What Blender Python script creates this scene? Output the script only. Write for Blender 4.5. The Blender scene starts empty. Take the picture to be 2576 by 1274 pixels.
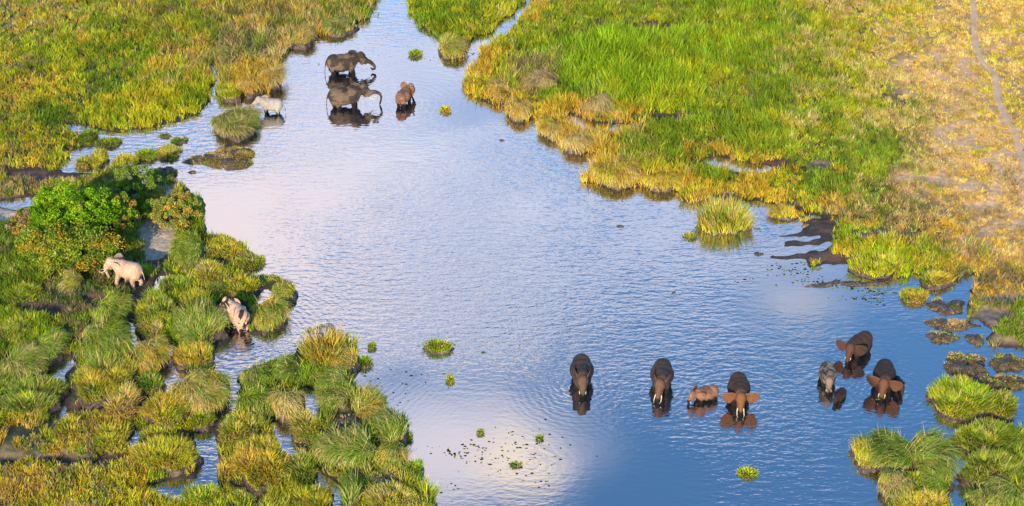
import bpy, bmesh, math, random
import numpy as np
from mathutils import Vector, Matrix
R = math.radians
S = bpy.context.scene
COL = S.collection
rng = np.random.default_rng(7)

# ------------------------------------------------------------------ camera, sky, sun, exposure
H, PITCH, FPX, CU, CV = 99.0, R(33.0), 4545.0, 1288.0, 637.0     # CU,CV: centre of the 2576x1274 layout grid
cd = bpy.data.cameras.new('camera'); cam = bpy.data.objects.new('camera', cd); COL.objects.link(cam)
cd.sensor_width = 36; cd.lens = 36 * FPX / 2576
cd.clip_start = 1; cd.clip_end = 20000
cam.location = (0, 0, H); cam.rotation_euler = (math.pi / 2 - PITCH, 0, 0)
S.camera = cam

SUN_EL, SUN_AZ = R(23), R(-164)          # azimuth of the sun measured from +Y clockwise: behind and left of the camera
sd = bpy.data.lights.new('sun', 'SUN'); sun = bpy.data.objects.new('sun', sd); COL.objects.link(sun)
sd.energy = 5.0; sd.angle = R(0.5); sd.color = (1.0, 0.83, 0.54)
sdir = Vector((math.sin(SUN_AZ) * math.cos(SUN_EL), math.cos(SUN_AZ) * math.cos(SUN_EL), math.sin(SUN_EL)))
sun.rotation_euler = sdir.to_track_quat('Z', 'Y').to_euler()

S.view_settings.view_transform = 'Standard'; S.view_settings.look = 'None'
S.view_settings.gamma = 1; S.view_settings.exposure = 0.66

w = bpy.data.worlds.new('World'); S.world = w; w.use_nodes = True
nt = w.node_tree; nt.nodes.clear()

class N:                                   # tiny node helper
    def __init__(s, nt): s.nt = nt
    def __call__(s, typ, ins=None, **kw):
        n = s.nt.nodes.new(typ)
        for k, v in kw.items(): setattr(n, k, v)
        for k, v in (ins or {}).items():
            if isinstance(v, bpy.types.NodeSocket): s.nt.links.new(v, n.inputs[k])
            else: n.inputs[k].default_value = v
        return n
    def m(s, op, a, b=None, c=None, clamp=False):
        ins = {0: a}
        if b is not None: ins[1] = b
        if c is not None: ins[2] = c
        return s('ShaderNodeMath', ins, operation=op, use_clamp=clamp).outputs[0]
    def mix(s, f, a, b):
        n = s('ShaderNodeMix', data_type='RGBA')
        for i, v in ((0, f), (6, a), (7, b)):
            if isinstance(v, bpy.types.NodeSocket): s.nt.links.new(v, n.inputs[i])
            else: n.inputs[i].default_value = v
        return n.outputs[2]
    def ramp(s, f, stops, interp='LINEAR'):
        n = s('ShaderNodeValToRGB', {0: f}); e = n.color_ramp.elements; n.color_ramp.interpolation = interp
        while len(e) < len(stops): e.new(0.5)
        for el, (p, c) in zip(e, stops): el.position = p; el.color = c if len(c) == 4 else (*c, 1)
        return n.outputs[0]

def ray(u, v):
    X, Y = (u - CU) / FPX, (CV - v) / FPX
    c, s = math.cos(PITCH), math.sin(PITCH)
    return np.array([X, c + Y * s, -s + Y * c])
def at(u, v, z=0.0):
    d = ray(u, v); t = (H - z) / -d[2]
    return np.array([d[0] * t, d[1] * t])
def scale_at(v):                            # layout pixels per metre on the ground
    d = ray(CU, v); t = H / -d[2]
    return FPX / t

n = N(nt)
sky = n('ShaderNodeTexSky', sky_type='NISHITA', sun_disc=False, sun_elevation=SUN_EL, sun_rotation=SUN_AZ, altitude=900, air_density=1.0, dust_density=0.6, ozone_density=1.6)
tc = n('ShaderNodeTexCoord'); sep = n('ShaderNodeSeparateXYZ', {0: tc.outputs['Generated']})
zz = n.m('MAXIMUM', sep.outputs[2], 0.03)
cx, cy = n.m('DIVIDE', sep.outputs[0], zz), n.m('DIVIDE', sep.outputs[1], zz)      # cloud layer plane, unit height
cvec = n('ShaderNodeCombineXYZ', {0: cx, 1: cy, 2: 0.0}).outputs[0]
warp = n('ShaderNodeTexNoise', {'Vector': cvec, 'Scale': 3.0, 'Detail': 5.0, 'Roughness': 0.6})
wv = n('ShaderNodeVectorMath', {0: warp.outputs['Color'], 1: (0.5, 0.5, 0.5)}, operation='SUBTRACT').outputs[0]
wv2 = n('ShaderNodeVectorMath', {0: wv, 'Scale': 0.17}, operation='SCALE').outputs[0]
cw = n('ShaderNodeVectorMath', {0: cvec, 1: wv2}, operation='ADD').outputs[0]
sw = n('ShaderNodeSeparateXYZ', {0: cw})
def blob(u, v, ru, rv, soft):               # a cloud bank at the place of the sky that the pond mirrors
    a = at(u, v) / H
    rx = ru / scale_at(v) / H; b = (at(u, v - rv) - at(u, v + rv))[1] / 2 / H
    dx = n.m('DIVIDE', n.m('SUBTRACT', sw.outputs[0], float(a[0])), float(rx))
    dy = n.m('DIVIDE', n.m('SUBTRACT', sw.outputs[1], float(a[1])), float(b))
    r = n.m('SQRT', n.m('ADD', n.m('MULTIPLY', dx, dx), n.m('MULTIPLY', dy, dy)))
    return n('ShaderNodeMapRange', {0: r, 1: 1 + soft, 2: 1 - soft, 3: 0.0, 4: 1.0}, interpolation_type='SMOOTHSTEP').outputs[0]
veil = n.m('MAXIMUM', blob(860, 540, 800, 300, .6), n.m('MULTIPLY', blob(1450, 500, 620, 240, .7), 0.85))
veil = n.m('MAXIMUM', veil, n.m('MULTIPLY', blob(1080, 1120, 340, 130, .7), 0.7))
veil = n.m('MAXIMUM', veil, n.m('MULTIPLY', blob(960, 60, 360, 200, .5), 0.9))
warm = n.m('MAXIMUM', blob(560, 640, 430, 240, .6), n.m('MULTIPLY', blob(1180, 1170, 230, 95, .8), .6))
hot = n.m('MAXIMUM', blob(1315, 1185, 95, 62, .8), n.m('MULTIPLY', blob(2040, 745, 110, 38, .6), 0.3))
n1 = n('ShaderNodeTexNoise', {'Vector': cvec, 'Scale': 5.5, 'Detail': 6.0, 'Roughness': 0.62}).outputs[0]
n2 = n('ShaderNodeMapRange', {0: n1, 1: 0.36, 2: 0.62}).outputs[0]
veil = n.m('MULTIPLY', veil, n.m('ADD', n.m('MULTIPLY', n2, 0.35), 0.65))
far = n('ShaderNodeMapRange', {0: n('ShaderNodeTexNoise', {'Vector': cvec, 'Scale': 0.9, 'Detail': 7.0}).outputs[0], 1: 0.48, 2: 0.66}).outputs[0]
outside = n('ShaderNodeMapRange', {0: cy, 1: 2.1, 2: 2.6}).outputs[0]
veil = n.m('MAXIMUM', veil, n.m('MULTIPLY', far, outside))
SKYS = 0.15
skyc = n('ShaderNodeVectorMath', {0: sky.outputs[0], 'Scale': 1.0}, operation='SCALE').outputs[0]
k = 1 / SKYS
c1 = n.mix(veil, n('ShaderNodeVectorMath', {0: sky.outputs[0], 1: (.84, 1.34, 1.62)}, operation='MULTIPLY').outputs[0], (1.12 * k, 1.11 * k, 1.29 * k, 1))
c2 = n.mix(n.m('MULTIPLY', warm, 0.95), c1, (1.30 * k, 1.12 * k, 1.16 * k, 1))
c3 = n.mix(hot, c2, (1.42 * k, 1.20 * k, .98 * k, 1))
bg = n('ShaderNodeBackground', {0: c3, 1: SKYS})
n('ShaderNodeOutputWorld', {0: bg.outputs[0]})

# ------------------------------------------------------------------ numeric helpers
def _h(ix, iy, seed):
    a = (ix.astype(np.int64) * 374761393 + iy.astype(np.int64) * 668265263 + seed * 2246822519) & 0xFFFFFFFF
    a = ((a ^ (a >> 13)) * 1274126177) & 0xFFFFFFFF
    return ((a ^ (a >> 16)) & 0xFFFFFF) / float(0xFFFFFF)
def vn(x, y, seed=0):
    ix, iy = np.floor(x), np.floor(y); fx, fy = x - ix, y - iy
    fx = fx * fx * (3 - 2 * fx); fy = fy * fy * (3 - 2 * fy)
    a, b = _h(ix, iy, seed), _h(ix + 1, iy, seed); c, d = _h(ix, iy + 1, seed), _h(ix + 1, iy + 1, seed)
    return (a + (b - a) * fx) * (1 - fy) + (c + (d - c) * fx) * fy
def fbm(x, y, s, seed=0, o=3):
    r = 0; a = 1; t = 0
    for i in range(o):
        r = r + a * vn(x / s, y / s, seed + i * 17); t += a; a *= .5; s *= .5
    return r / t
def sstep(a, b, x):
    t = np.clip((x - a) / (b - a), 0, 1); return t * t * (3 - 2 * t)
def poly_sd(px, py, P):                      # + inside, - outside
    P = np.asarray(P, float); Q = np.roll(P, -1, 0)
    d2 = np.full(px.shape, 1e12); ins = np.zeros(px.shape, bool)
    for (ax, ay), (bx, by) in zip(P, Q):
        ex, ey = bx - ax, by - ay
        wx, wy = px - ax, py - ay
        t = np.clip((wx * ex + wy * ey) / max(ex * ex + ey * ey, 1e-9), 0, 1)
        dx, dy = wx - ex * t, wy - ey * t
        d2 = np.minimum(d2, dx * dx + dy * dy)
        c = (ay > py) != (by > py)
        if ey != 0: ins ^= c & (px < ax + (py - ay) / ey * ex)
    d = np.sqrt(d2); return np.where(ins, d, -d)

def tag(o, label=None, cat=None, group=None, kind=None):
    if label: o['label'] = label
    if cat: o['category'] = cat
    if group: o['group'] = group
    if kind: o['kind'] = kind
    return o
def empty(name, loc, rz=0):
    o = bpy.data.objects.new(name, None); COL.objects.link(o); o.location = loc; o.rotation_euler = (0, 0, rz); o.empty_display_size = .2
    return o
def mesh_np(name, V, F, mat, colors=None, parent=None, smooth=False):
    """V (n,3); F: list of (k, 2 or 3 or 4) index arrays; colors (n,3)"""
    me = bpy.data.meshes.new(name)
    V = np.asarray(V, np.float32); me.vertices.add(len(V)); me.vertices.foreach_set('co', V.ravel())
    F = [np.asarray(f, np.int32) for f in F if len(f)]
    loops = np.concatenate([f.ravel() for f in F]); me.loops.add(len(loops)); me.loops.foreach_set('vertex_index', loops)
    sizes = np.concatenate([np.full(len(f), f.shape[1], np.int32) for f in F]); starts = np.concatenate([[0], np.cumsum(sizes)[:-1]]).astype(np.int32)
    me.polygons.add(len(sizes)); me.polygons.foreach_set('loop_start', starts)
    me.polygons.foreach_set('use_smooth', np.full(len(sizes), smooth))
    if colors is not None:
        a = me.color_attributes.new('Col', 'FLOAT_COLOR', 'POINT')
        c = np.ones((len(V), 4), np.float32); c[:, :3] = colors; a.data.foreach_set('color', c.ravel())
    me.update(calc_edges=True); me.materials.append(mat)
    o = bpy.data.objects.new(name, me); COL.objects.link(o)
    if parent: o.parent = parent
    return o

# ------------------------------------------------------------------ materials
def new_mat(name):
    m = bpy.data.materials.new(name); m.use_nodes = True; m.node_tree.nodes.clear(); return m, N(m.node_tree)
def foliage_mat(name, trans=0.35):
    m, n = new_mat(name)
    c = n('ShaderNodeAttribute', attribute_name='Col').outputs[0]
    a = n('ShaderNodeBsdfDiffuse', {0: c}); b = n('ShaderNodeBsdfTranslucent', {0: c})
    mx = n('ShaderNodeMixShader', {0: trans, 1: a.outputs[0], 2: b.outputs[0]})
    n('ShaderNodeOutputMaterial', {0: mx.outputs[0]}); return m
M_GRASS = foliage_mat('grass_blades'); M_LEAF = foliage_mat('leaves', .3)
def ground_mat():
    m, n = new_mat('ground'); tc = n('ShaderNodeTexCoord').outputs['Object']
    c = n('ShaderNodeAttribute', attribute_name='Col').outputs[0]
    a = n('ShaderNodeTexNoise', {'Vector': tc, 'Scale': 2.2, 'Detail': 8.0, 'Roughness': .7}).outputs[0]
    k = n('ShaderNodeMapRange', {0: a, 1: .3, 2: .7, 3: .55, 4: 1.45}).outputs[0]
    c2 = n('ShaderNodeVectorMath', {0: c, 'Scale': k}, operation='SCALE').outputs[0]
    b = n('ShaderNodeBump', {'Height': a, 'Strength': .8, 'Distance': .25})
    p = n('ShaderNodeBsdfPrincipled', {'Base Color': c2, 'Roughness': .75, 'Normal': b.outputs[0]})
    n('ShaderNodeOutputMaterial', {0: p.outputs[0]}); return m
M_GROUND = ground_mat()
def mud_mat():
    m, n = new_mat('wet_mud'); tc = n('ShaderNodeTexCoord').outputs['Object']
    a = n('ShaderNodeTexNoise', {'Vector': tc, 'Scale': 3.0, 'Detail': 8.0, 'Roughness': .7}).outputs[0]
    c = n.ramp(a, [(.32, (.014, .010, .008)), (.5, (.06, .038, .026)), (.62, (.16, .10, .055)), (.72, (.14, .15, .04))])
    b = n('ShaderNodeBump', {'Height': a, 'Strength': 1, 'Distance': .2})
    p = n('ShaderNodeBsdfPrincipled', {'Base Color': c, 'Roughness': .6, 'Normal': b.outputs[0]})
    n('ShaderNodeOutputMaterial', {0: p.outputs[0]}); return m
M_MUD = mud_mat()
def skin_mat():
    m, n = new_mat('elephant_hide'); tc = n('ShaderNodeTexCoord').outputs['Object']
    c = n('ShaderNodeAttribute', attribute_name='Col').outputs[0]
    a = n('ShaderNodeTexNoise', {'Vector': tc, 'Scale': 9.0, 'Detail': 6.0, 'Roughness': .65}).outputs[0]
    v = n('ShaderNodeTexVoronoi', {'Vector': tc, 'Scale': 14.0}, feature='DISTANCE_TO_EDGE').outputs[0]
    h = n.m('ADD', a, n.m('MULTIPLY', n.m('MINIMUM', v, .15), 2.0))
    k = n('ShaderNodeMapRange', {0: a, 1: .3, 2: .7, 3: .6, 4: 1.35}).outputs[0]
    c2 = n('ShaderNodeVectorMath', {0: c, 'Scale': k}, operation='SCALE').outputs[0]
    b = n('ShaderNodeBump', {'Height': h, 'Strength': .8, 'Distance': .06})
    p = n('ShaderNodeBsdfPrincipled', {'Base Color': c2, 'Roughness': .7, 'Specular IOR Level': .2, 'Normal': b.outputs[0]})
    n('ShaderNodeOutputMaterial', {0: p.outputs[0]}); return m
M_SKIN = skin_mat()
def plain(name, col, rough=.5):
    m, n = new_mat(name); tc = n('ShaderNodeTexCoord').outputs['Object']
    a = n('ShaderNodeTexNoise', {'Vector': tc, 'Scale': 12.0, 'Detail': 4.0}).outputs[0]
    c = n.mix(a, (*[x * .75 for x in col], 1), (*[min(1, x * 1.2) for x in col], 1))
    p = n('ShaderNodeBsdfPrincipled', {'Base Color': c, 'Roughness': rough}); n('ShaderNodeOutputMaterial', {0: p.outputs[0]}); return m
M_TUSK = plain('ivory', (.50, .40, .25), .4); M_EYE = plain('eye', (.02, .012, .01), .2)
M_BARK = plain('bark', (.12, .085, .06), .9); M_WHITE = plain('white_feather', (.8, .78, .72), .8)
M_HAIR = plain('tail_hair', (.03, .025, .02), .8)

# ------------------------------------------------------------------ pond layout: outlines on the ground
def G(*pts): return [tuple(at(u, v)) for u, v in pts]
LAND = [
 # fingers of the mud flats
 G((2120,552),(2040,550),(1985,562),(2015,574),(1960,588),(1926,598),(1985,600),(2045,592),(1975,606),(1955,618),(2035,622),(2070,612),(2110,606),(2130,590)),
 G((1932,656),(1962,640),(2040,624),(2095,612),(2120,622),(2055,648),(1990,657)),
 # north-west meadow
 G((-1500,-1500),(960,-1500),(985,-300),(962,0),(932,20),(926,46),(890,66),(830,86),(770,101),(722,126),(703,152),(708,200),(700,228),(662,242),(640,240),(600,256),(560,262),(540,252),(546,210),(550,190),(538,165),(528,150),(522,165),(540,195),(536,225),(528,250),(520,272),(480,296),(440,314),(400,322),(330,330),(280,331),(240,326),(205,312),(172,316),(186,330),(215,345),(218,362),(190,378),(185,400),(160,425),(100,440),(-60,440),(-1500,440)),
 # west bank with the bushes
 G((-1500,425),(0,428),(140,432),(230,425),(300,440),(380,436),(440,442),(478,468),(506,500),(508,575),(530,600),(580,608),(630,640),(652,660),(600,690),(655,705),(720,712),(742,740),(722,765),(670,770),(712,800),(718,822),(690,834),(642,836),(636,800),(602,762),(566,768),(560,800),(570,850),(548,890),(540,938),(575,962),(580,1010),(572,1050),(560,1062),(582,1085),(540,1110),(520,1180),(508,1235),(560,1232),(600,1250),(640,1290),(640,1700),(-1500,1700)),
 # south-west peninsula
 G((590,985),(604,948),(650,925),(700,908),(742,892),(770,860),(792,850),(850,850),(902,890),(926,915),(908,936),(882,950),(895,975),(942,990),(952,1006),(968,1040),(1000,1046),(1020,1080),(1026,1105),(1018,1150),(1060,1180),(1080,1220),(1092,1290),(1110,1700),(620,1700),(660,1290),(690,1235),(600,1235),(538,1215),(538,1120),(572,1075),(588,1040)),
 # wedge between river and side stream
 G((1025,-300),(1026,0),(1032,32),(1048,60),(1078,82),(1100,96),(1110,130),(1132,148),(1160,143),(1172,120),(1186,100),(1234,90),(1252,64),(1298,34),(1320,0),(1360,-300),(1300,-1500),(1040,-1500)),
 # north-east meadow
 G((1376,-300),(1336,0),(1322,32),(1272,84),(1232,114),(1206,126),(1196,160),(1176,195),(1172,215),(1182,236),(1222,255),(1274,276),(1286,300),(1320,306),(1358,316),(1372,336),(1402,362),(1432,385),(1482,386),(1500,402),(1488,425),(1460,442),(1472,460),(1540,469),(1600,477),(1680,480),(1730,490),(1762,502),(1800,500),(1880,500),(1930,517),(1912,535),(1940,552),(1990,556),(2040,548),(2080,562),(2100,600),(2060,620),(2020,640),(2040,665),(2100,668),(2142,668),(2146,690),(2200,704),(2270,704),(2310,690),(2350,712),(2396,722),(2420,706),(2440,720),(2420,760),(2440,790),(2480,806),(2500,820),(2480,850),(2490,868),(2576,872),(2700,880),(4200,900),(4200,-1500),(1500,-1500)),
 # south-east corner
 G((2560,1090),(2640,1040),(4200,1000),(4200,1700),(2250,1700),(2290,1290),(2420,1290),(2440,1180),(2500,1130)),
]
WATER = [
 G((655,742),(667,733),(676,742),(668,764),(656,756)),   # channels, pools and ditches cut back out of the land
 G((1424,291),(1436,312),(1470,326),(1530,331),(1600,328),(1596,314),(1540,318),(1480,308),(1440,296)),
 G((1777,402),(1800,416),(1850,424),(1900,432),(1930,424),(1850,408),(1800,398)),
 G((418,905),(424,872),(432,930),(456,940),(486,965),(470,990),(430,1012),(412,1010),(416,960)),
 G((326,822),(344,838),(362,868),(362,890),(344,880),(330,850),(318,830)),
 G((112,944),(140,925),(172,906),(176,918),(155,945),(156,1000),(150,1050),(142,1052),(144,990),(136,955)),
 G((328,972),(350,970),(358,1012),(340,1010)),
 G((308,1085),(344,1088),(346,1118),(322,1118)),
 G((508,1088),(526,1085),(536,1120),(536,1232),(515,1238),(506,1180)),
 G((395,1222),(440,1210),(500,1212),(505,1250),(430,1248)),
 G((694,1070),(722,1078),(734,1120),(770,1165),(800,1190),(788,1196),(740,1160),(712,1120)),
 G((792,1203),(820,1210),(850,1240),(856,1300),(830,1300),(800,1240)),
 G((776,990),(790,1000),(796,1048),(782,1040)),
 G((400,700),(425,700),(440,735),(425,742),(404,722)),
 G((480,740),(494,740),(498,790),(484,790)),
 G((2424,700),(2446,696),(2450,716),(2430,720)),
 G((1905,540),(1895,522),(1935,516),(1945,524)),
 G((0,512),(70,500),(90,508),(40,520)),
]
MUD = [(662,745,14,18,0),(2015,600,120,62,0),(545,676,16,10,2),(90,792,120,22,0),(210,1035,55,26,0),(130,442,150,16,0),(365,728,75,32,0),(300,770,90,26,0),(330,820,12,40,0),(1655,80,130,11,0),(1715,302,110,9,0),(1900,425,130,18,0),(1335,262,5,60,0),
       (2080,565,60,30,0),(2190,598,130,12,1),(2110,655,40,14,0),(395,600,55,40,2),(410,560,40,20,2),(30,530,50,26,2),(400,665,45,30,0),(2050,425,50,12,1),(140,1170,150,14,0),(290,1155,60,12,0),
       (1060,140,3,3,0),(2500,800,60,16,1),(2540,760,50,14,1),(340,440,70,10,0),(425,500,16,18,2),(350,1110,60,20,0),(480,1100,60,12,0),(440,1232,60,14,0)]
PATHS = [[(2430,-200),(2436,-60),(2441,0),(2450,60),(2452,130),(2468,165),(2500,200),(2508,262),(2528,305),(2548,345),(2566,390),(2582,460),(2590,560),(2600,700)],
         [(2590,-100),(2570,-20)],]

def land_sd(x, y):
    wx = (fbm(x, y, 5.0, 3) - .5) * 2.2 + (fbm(x, y, 1.3, 9) - .5) * 1.1
    wy = (fbm(x, y, 5.0, 5) - .5) * 2.2 + (fbm(x, y, 1.3, 11) - .5) * 1.1
    X, Y = x + wx, y + wy
    sd = np.full(x.shape, -1e3)
    for P in LAND: sd = np.maximum(sd, poly_sd(X, Y, P))
    for P in WATER: sd = np.minimum(sd, -poly_sd(x + wx * .35, y + wy * .35, P) - .28)
    sd = np.maximum(sd, 70 - y); sd = np.maximum(sd, np.abs(x) - 260); return np.maximum(sd, y - 700)

GX = np.arange(-86, 86.01, .3); GY = np.arange(104, 246.01, .3)
X, Y = np.meshgrid(GX, GY)
SD = land_sd(X, Y)
def ell_mask(x, y, u, v, ru, rv):
    a = at(u, v); rx = ru / scale_at(v); ry = (at(u, v - rv) - at(u, v + rv))[1] / 2
    d = np.sqrt(((x - a[0]) / rx) ** 2 + ((y - a[1]) / ry) ** 2)
    return d
def mud_masks(x, y):
    m = np.zeros(x.shape); kind = np.zeros(x.shape)
    nz = (fbm(x, y, 2.4, 31) - .5) * 2.0
    for (u, v, ru, rv, k) in MUD:
        t = sstep(1.15, .8, ell_mask(x, y, u, v, ru, rv) + nz)
        kind = np.where(t > m, k, kind); m = np.maximum(m, t)
    return m, kind
MM, MK = mud_masks(X, Y)
def path_dist(x, y):
    d = np.full(x.shape, 1e3)
    for P in PATHS:
        W = [at(u, v) for u, v in P]
        for a, b in zip(W[:-1], W[1:]):
            e = b - a; t = np.clip(((x - a[0]) * e[0] + (y - a[1]) * e[1]) / (e @ e), 0, 1)
            d = np.minimum(d, np.hypot(x - a[0] - e[0] * t, y - a[1] - e[1] * t))
    return d
PD = path_dist(X + (fbm(X, Y, 3, 77) - .5) * .8, Y)
def height(x, y, sd, mm):
    land = .22 + .35 * sstep(0, 6, sd) + .45 * (fbm(x, y, 2.2, 41) - .4) * sstep(.2, 2, sd)
    land = land * (1 - .72 * mm) + (.02 + .16 * (fbm(x * .5, y * 1.6, .8, 815) - .52)) * mm
    t = sstep(-.9, .55, sd)
    return -.9 + (land + .9) * t
HT = height(X, Y, SD, MM)
def samp(A, x, y):
    fx = np.clip((x - GX[0]) / .3, 0, len(GX) - 1.001); fy = np.clip((y - GY[0]) / .3, 0, len(GY) - 1.001)
    i, j = fx.astype(int), fy.astype(int); a, b = fx - i, fy - j
    return (A[j, i] * (1 - a) + A[j, i + 1] * a) * (1 - b) + (A[j + 1, i] * (1 - a) + A[j + 1, i + 1] * a) * b

# ------------------------------------------------------------------ vegetation mixtures across the place
PAL = {'G': (.21, .31, .02), 'Y': (.50, .46, .025), 'L': (.31, .45, .018), 'O': (.70, .41, .05), 'D': (.12, .19, .025),
       'T': (.66, .45, .18), 'B': (.30, .21, .11), 'S': (.27, .35, .05)}
KEYS = list(PAL); PALA = np.array([PAL[k] for k in KEYS])
def mixv(s):
    v = np.zeros(len(KEYS)); 
    for i in range(0, len(s), 2): v[KEYS.index(s[i])] += int(s[i + 1])
    return v / v.sum()
ANCH = [(60,60,'G3Y2T2B3O2',.55),(250,60,'G4Y3B2T1O1',.6),(450,60,'G3Y2O2B1D2',.7),(650,60,'D3G2T2O2B2',.9),(850,20,'D3G2Y1T2',.9),(780,90,'T3D2O2',1.),
 (100,160,'G3Y3O1B2',.55),(300,150,'G4Y2D2O1',.6),(450,200,'O3Y2T2G2',.8),(620,130,'D3T3B2G1',1.),(680,180,'O4T3D1',1.),(60,260,'G2Y2O3B1',.5),(150,260,'Y3G3O3',.5),(130,300,'D4G3',.6),
 (300,280,'Y4G3O1',.6),(420,280,'Y5O2G1',.6),(480,250,'Y3G3',.6),(100,380,'Y3O2G2B1',.5),(250,230,'G3D2Y1B1',.6),(30,350,'G2B2O1Y1',.5),(60,470,'T2B2D2Y1',.5),
 (60,600,'D3G2B1',.6),(60,700,'G3D2Y1',.8),(180,770,'D2B2G1',.4),(60,850,'G3Y2D2',.8),(60,1000,'G3Y2D1T1',.7),(100,1130,'B2O2Y2G1',.5),(200,1240,'B2Y3T1O2G1',.5),(420,1180,'Y4G2O2',.6),
 (640,1160,'Y4O2B2G2',.7),(450,780,'G3Y2S2',.8),(600,720,'G3Y2B1',.6),(650,1000,'G3S2Y1T1',.8),(850,1000,'S3G2T1Y1',.9),(950,1150,'S3G3Y1T1',.9),(900,1260,'S2Y3G2T1',.8),(60,1260,'Y3O3B2',.5),
 (1100,40,'G3D2Y2',.7),(1280,80,'G3Y3T1',.6),(1210,190,'O5Y3G1',.8),(1340,210,'B3T3O1',.8),(1290,280,'O8Y2',.8),(1380,345,'O6T2Y2',.8),(1450,370,'O5T4',.9),(1450,60,'G3Y2O2B1',.6),(1600,40,'G3O1Y2B2',.6),
 (1480,180,'L6G1',1.5),(1560,150,'L6G1',1.5),(1560,240,'L6Y2',1.5),(1660,250,'L4Y3G2',1.2),(1440,230,'L4D2Y1',1.),(1800,130,'G3L3Y2T1',1.),(1720,180,'L3G3Y2',1.),(1900,60,'G3L1D1Y2T1',.9),(1850,250,'G3D1B1Y3T1',.8),(1950,200,'G3D2Y2T1',.8),
 (2060,120,'G2T2Y3D1',.6),(2150,60,'T3Y3O1G2',.5),(2100,300,'G3D1T2Y3',.6),(2250,100,'O1T4Y3G1',.45),(2350,200,'T5O1B2Y1',.35),(2250,300,'G2T3D1Y2',.5),(2400,350,'O1T4Y2B1',.4),(2500,60,'Y3O1T3',.4),(2550,220,'O1Y3T3',.4),
 (2300,480,'T3O1B2G2',.4),(2180,420,'D2S2G3Y1',.6),(2100,480,'D3G3O1',.6),(1700,340,'G4S1Y2',.8),(1900,340,'G4D1Y2T1',.8),(1600,390,'T2O3G3D1',.9),(1540,455,'O8Y3',.9),(1650,465,'O8Y3',.8),(1850,470,'G3Y1O3',.8),
 (1500,280,'T3O2G1',.8),(1750,400,'G3T1O1D2',.8),(1950,535,'Y3O4G1',.5),(2150,540,'G2O2B2T1D1',.6),(2300,560,'D2G2B2T1O1',.6),(2450,620,'B2O2G2T2',.6),(2520,740,'B3G2O2D1',.7),(2080,640,'G3Y2O1',.5),(2220,680,'L3Y4O1',.8),
 (2540,840,'B3G2',.5),(2500,450,'T4O1B2Y1',.4),(2560,1200,'G3S2Y2',.8),(2560,600,'T4O1B1',.35)]
AP = np.array([at(a[0], a[1]) for a in ANCH]); AW = np.array([mixv(a[2]) for a in ANCH]); AH = np.array([a[3] for a in ANCH])
def mix_at(x, y):
    W = np.zeros((len(x), len(KEYS))); hh = np.zeros(len(x))
    for s in range(0, len(x), 20000):
        xs, ys = x[s:s + 20000], y[s:s + 20000]
        d2 = (xs[:, None] - AP[:, 0]) ** 2 + ((ys[:, None] - AP[:, 1]) * .75) ** 2
        k = 1 / (d2 + .8) ** 2; k /= k.sum(1, keepdims=True)
        W[s:s + 20000] = k @ AW; hh[s:s + 20000] = k @ AH
    return W, hh
def pick(W, x, y, clump=1.0):                # clumpy choice of species so patches of one colour form
    q = np.zeros_like(W)
    for i in range(len(KEYS)):
        g = .5 * fbm(x, y * .7, clump, 100 + i * 7, 2) + .3 * fbm(x, y, clump * 3.2, 300 + i * 5, 2) + .26 * rng.random(len(x))
        q[:, i] = np.log(W[:, i] + 1e-4) * .16 + g * 1.7
    a = PALA[q.argmax(1)]; q[np.arange(len(q)), q.argmax(1)] -= 9; b = PALA[q.argmax(1)]; m = (W / W.sum(1, keepdims=True)) @ PALA
    return (a * .76 + b * .12 + m * .12) * np.exp(rng.normal(0, .16, len(x)))[:, None] * (.62 + .80 * fbm(x, y, .9, 640, 2))[:, None]

# ground sheet
ox = np.array([-6000, -2500, -1000, -500, -300, -200, -140, -110, -95.]); oy0 = np.array([-3000, -800, -200, 0, 40, 60, 70, 80, 90, 97.]); oy1 = np.array([256, 275, 310, 360, 440, 600, 900, 1800, 5000, 12000.])
gx = np.concatenate([ox, GX, -ox[::-1]]); gy = np.concatenate([oy0, GY, oy1])
BX, BY = np.meshgrid(gx, gy); BH = np.empty(BX.shape); BC = np.zeros(BX.shape + (3,))
bsd = land_sd(BX, BY); BH = height(BX, BY, bsd, np.zeros_like(bsd))
j0, i0 = len(oy0), len(ox)
BH[j0:j0 + len(GY), i0:i0 + len(GX)] = HT
W_, _ = mix_at(BX.ravel(), BY.ravel()); W_ = W_.reshape(BX.shape + (len(KEYS),))
dry = (W_[..., KEYS.index('T')] + W_[..., KEYS.index('B')] + .5 * W_[..., KEYS.index('O')])
dryf = sstep(.38, .75, dry + (fbm(BX, BY, 3, 21) - .5) * .5)
base = np.array([.035, .045, .012]) * (1 - dryf[..., None]) + np.array([.52, .32, .16]) * dryf[..., None]
east = sstep(38, 55, BX)[..., None]
base = base * (1 - east * .5) + np.array([.56, .33, .17]) * east * .5
m_, k_ = mud_masks(BX, BY)
mudc = np.where((k_ == 0)[..., None], np.array([.040, .024, .018]), np.where((k_ == 1)[..., None], np.array([.16, .12, .10]), np.array([.42, .33, .26])))
rd = sstep(.45, .6, fbm(BX, BY * 2.2, 1.6, 812))[..., None]; mudc = np.where((k_ == 0)[..., None], mudc * (1 - rd) + np.array([.11, .055, .035]) * rd, mudc)
base = base * (1 - m_[..., None]) + mudc * m_[..., None]
shore = sstep(1.1, .3, bsd)[..., None]
base = base * (1 - shore) + np.array([.022, .014, .010]) * shore
fr = 1 - east
idx = np.arange(BX.size).reshape(BX.shape)
F = np.stack([idx[:-1, :-1], idx[:-1, 1:], idx[1:, 1:], idx[1:, :-1]], -1).reshape(-1, 4)
g = mesh_np('ground', np.stack([BX, BY, BH], -1).reshape(-1, 3), [F], M_GROUND, base.reshape(-1, 3), smooth=True)
tag(g, 'muddy and sandy marsh floor under the grass around the pond', kind='structure')

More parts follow.
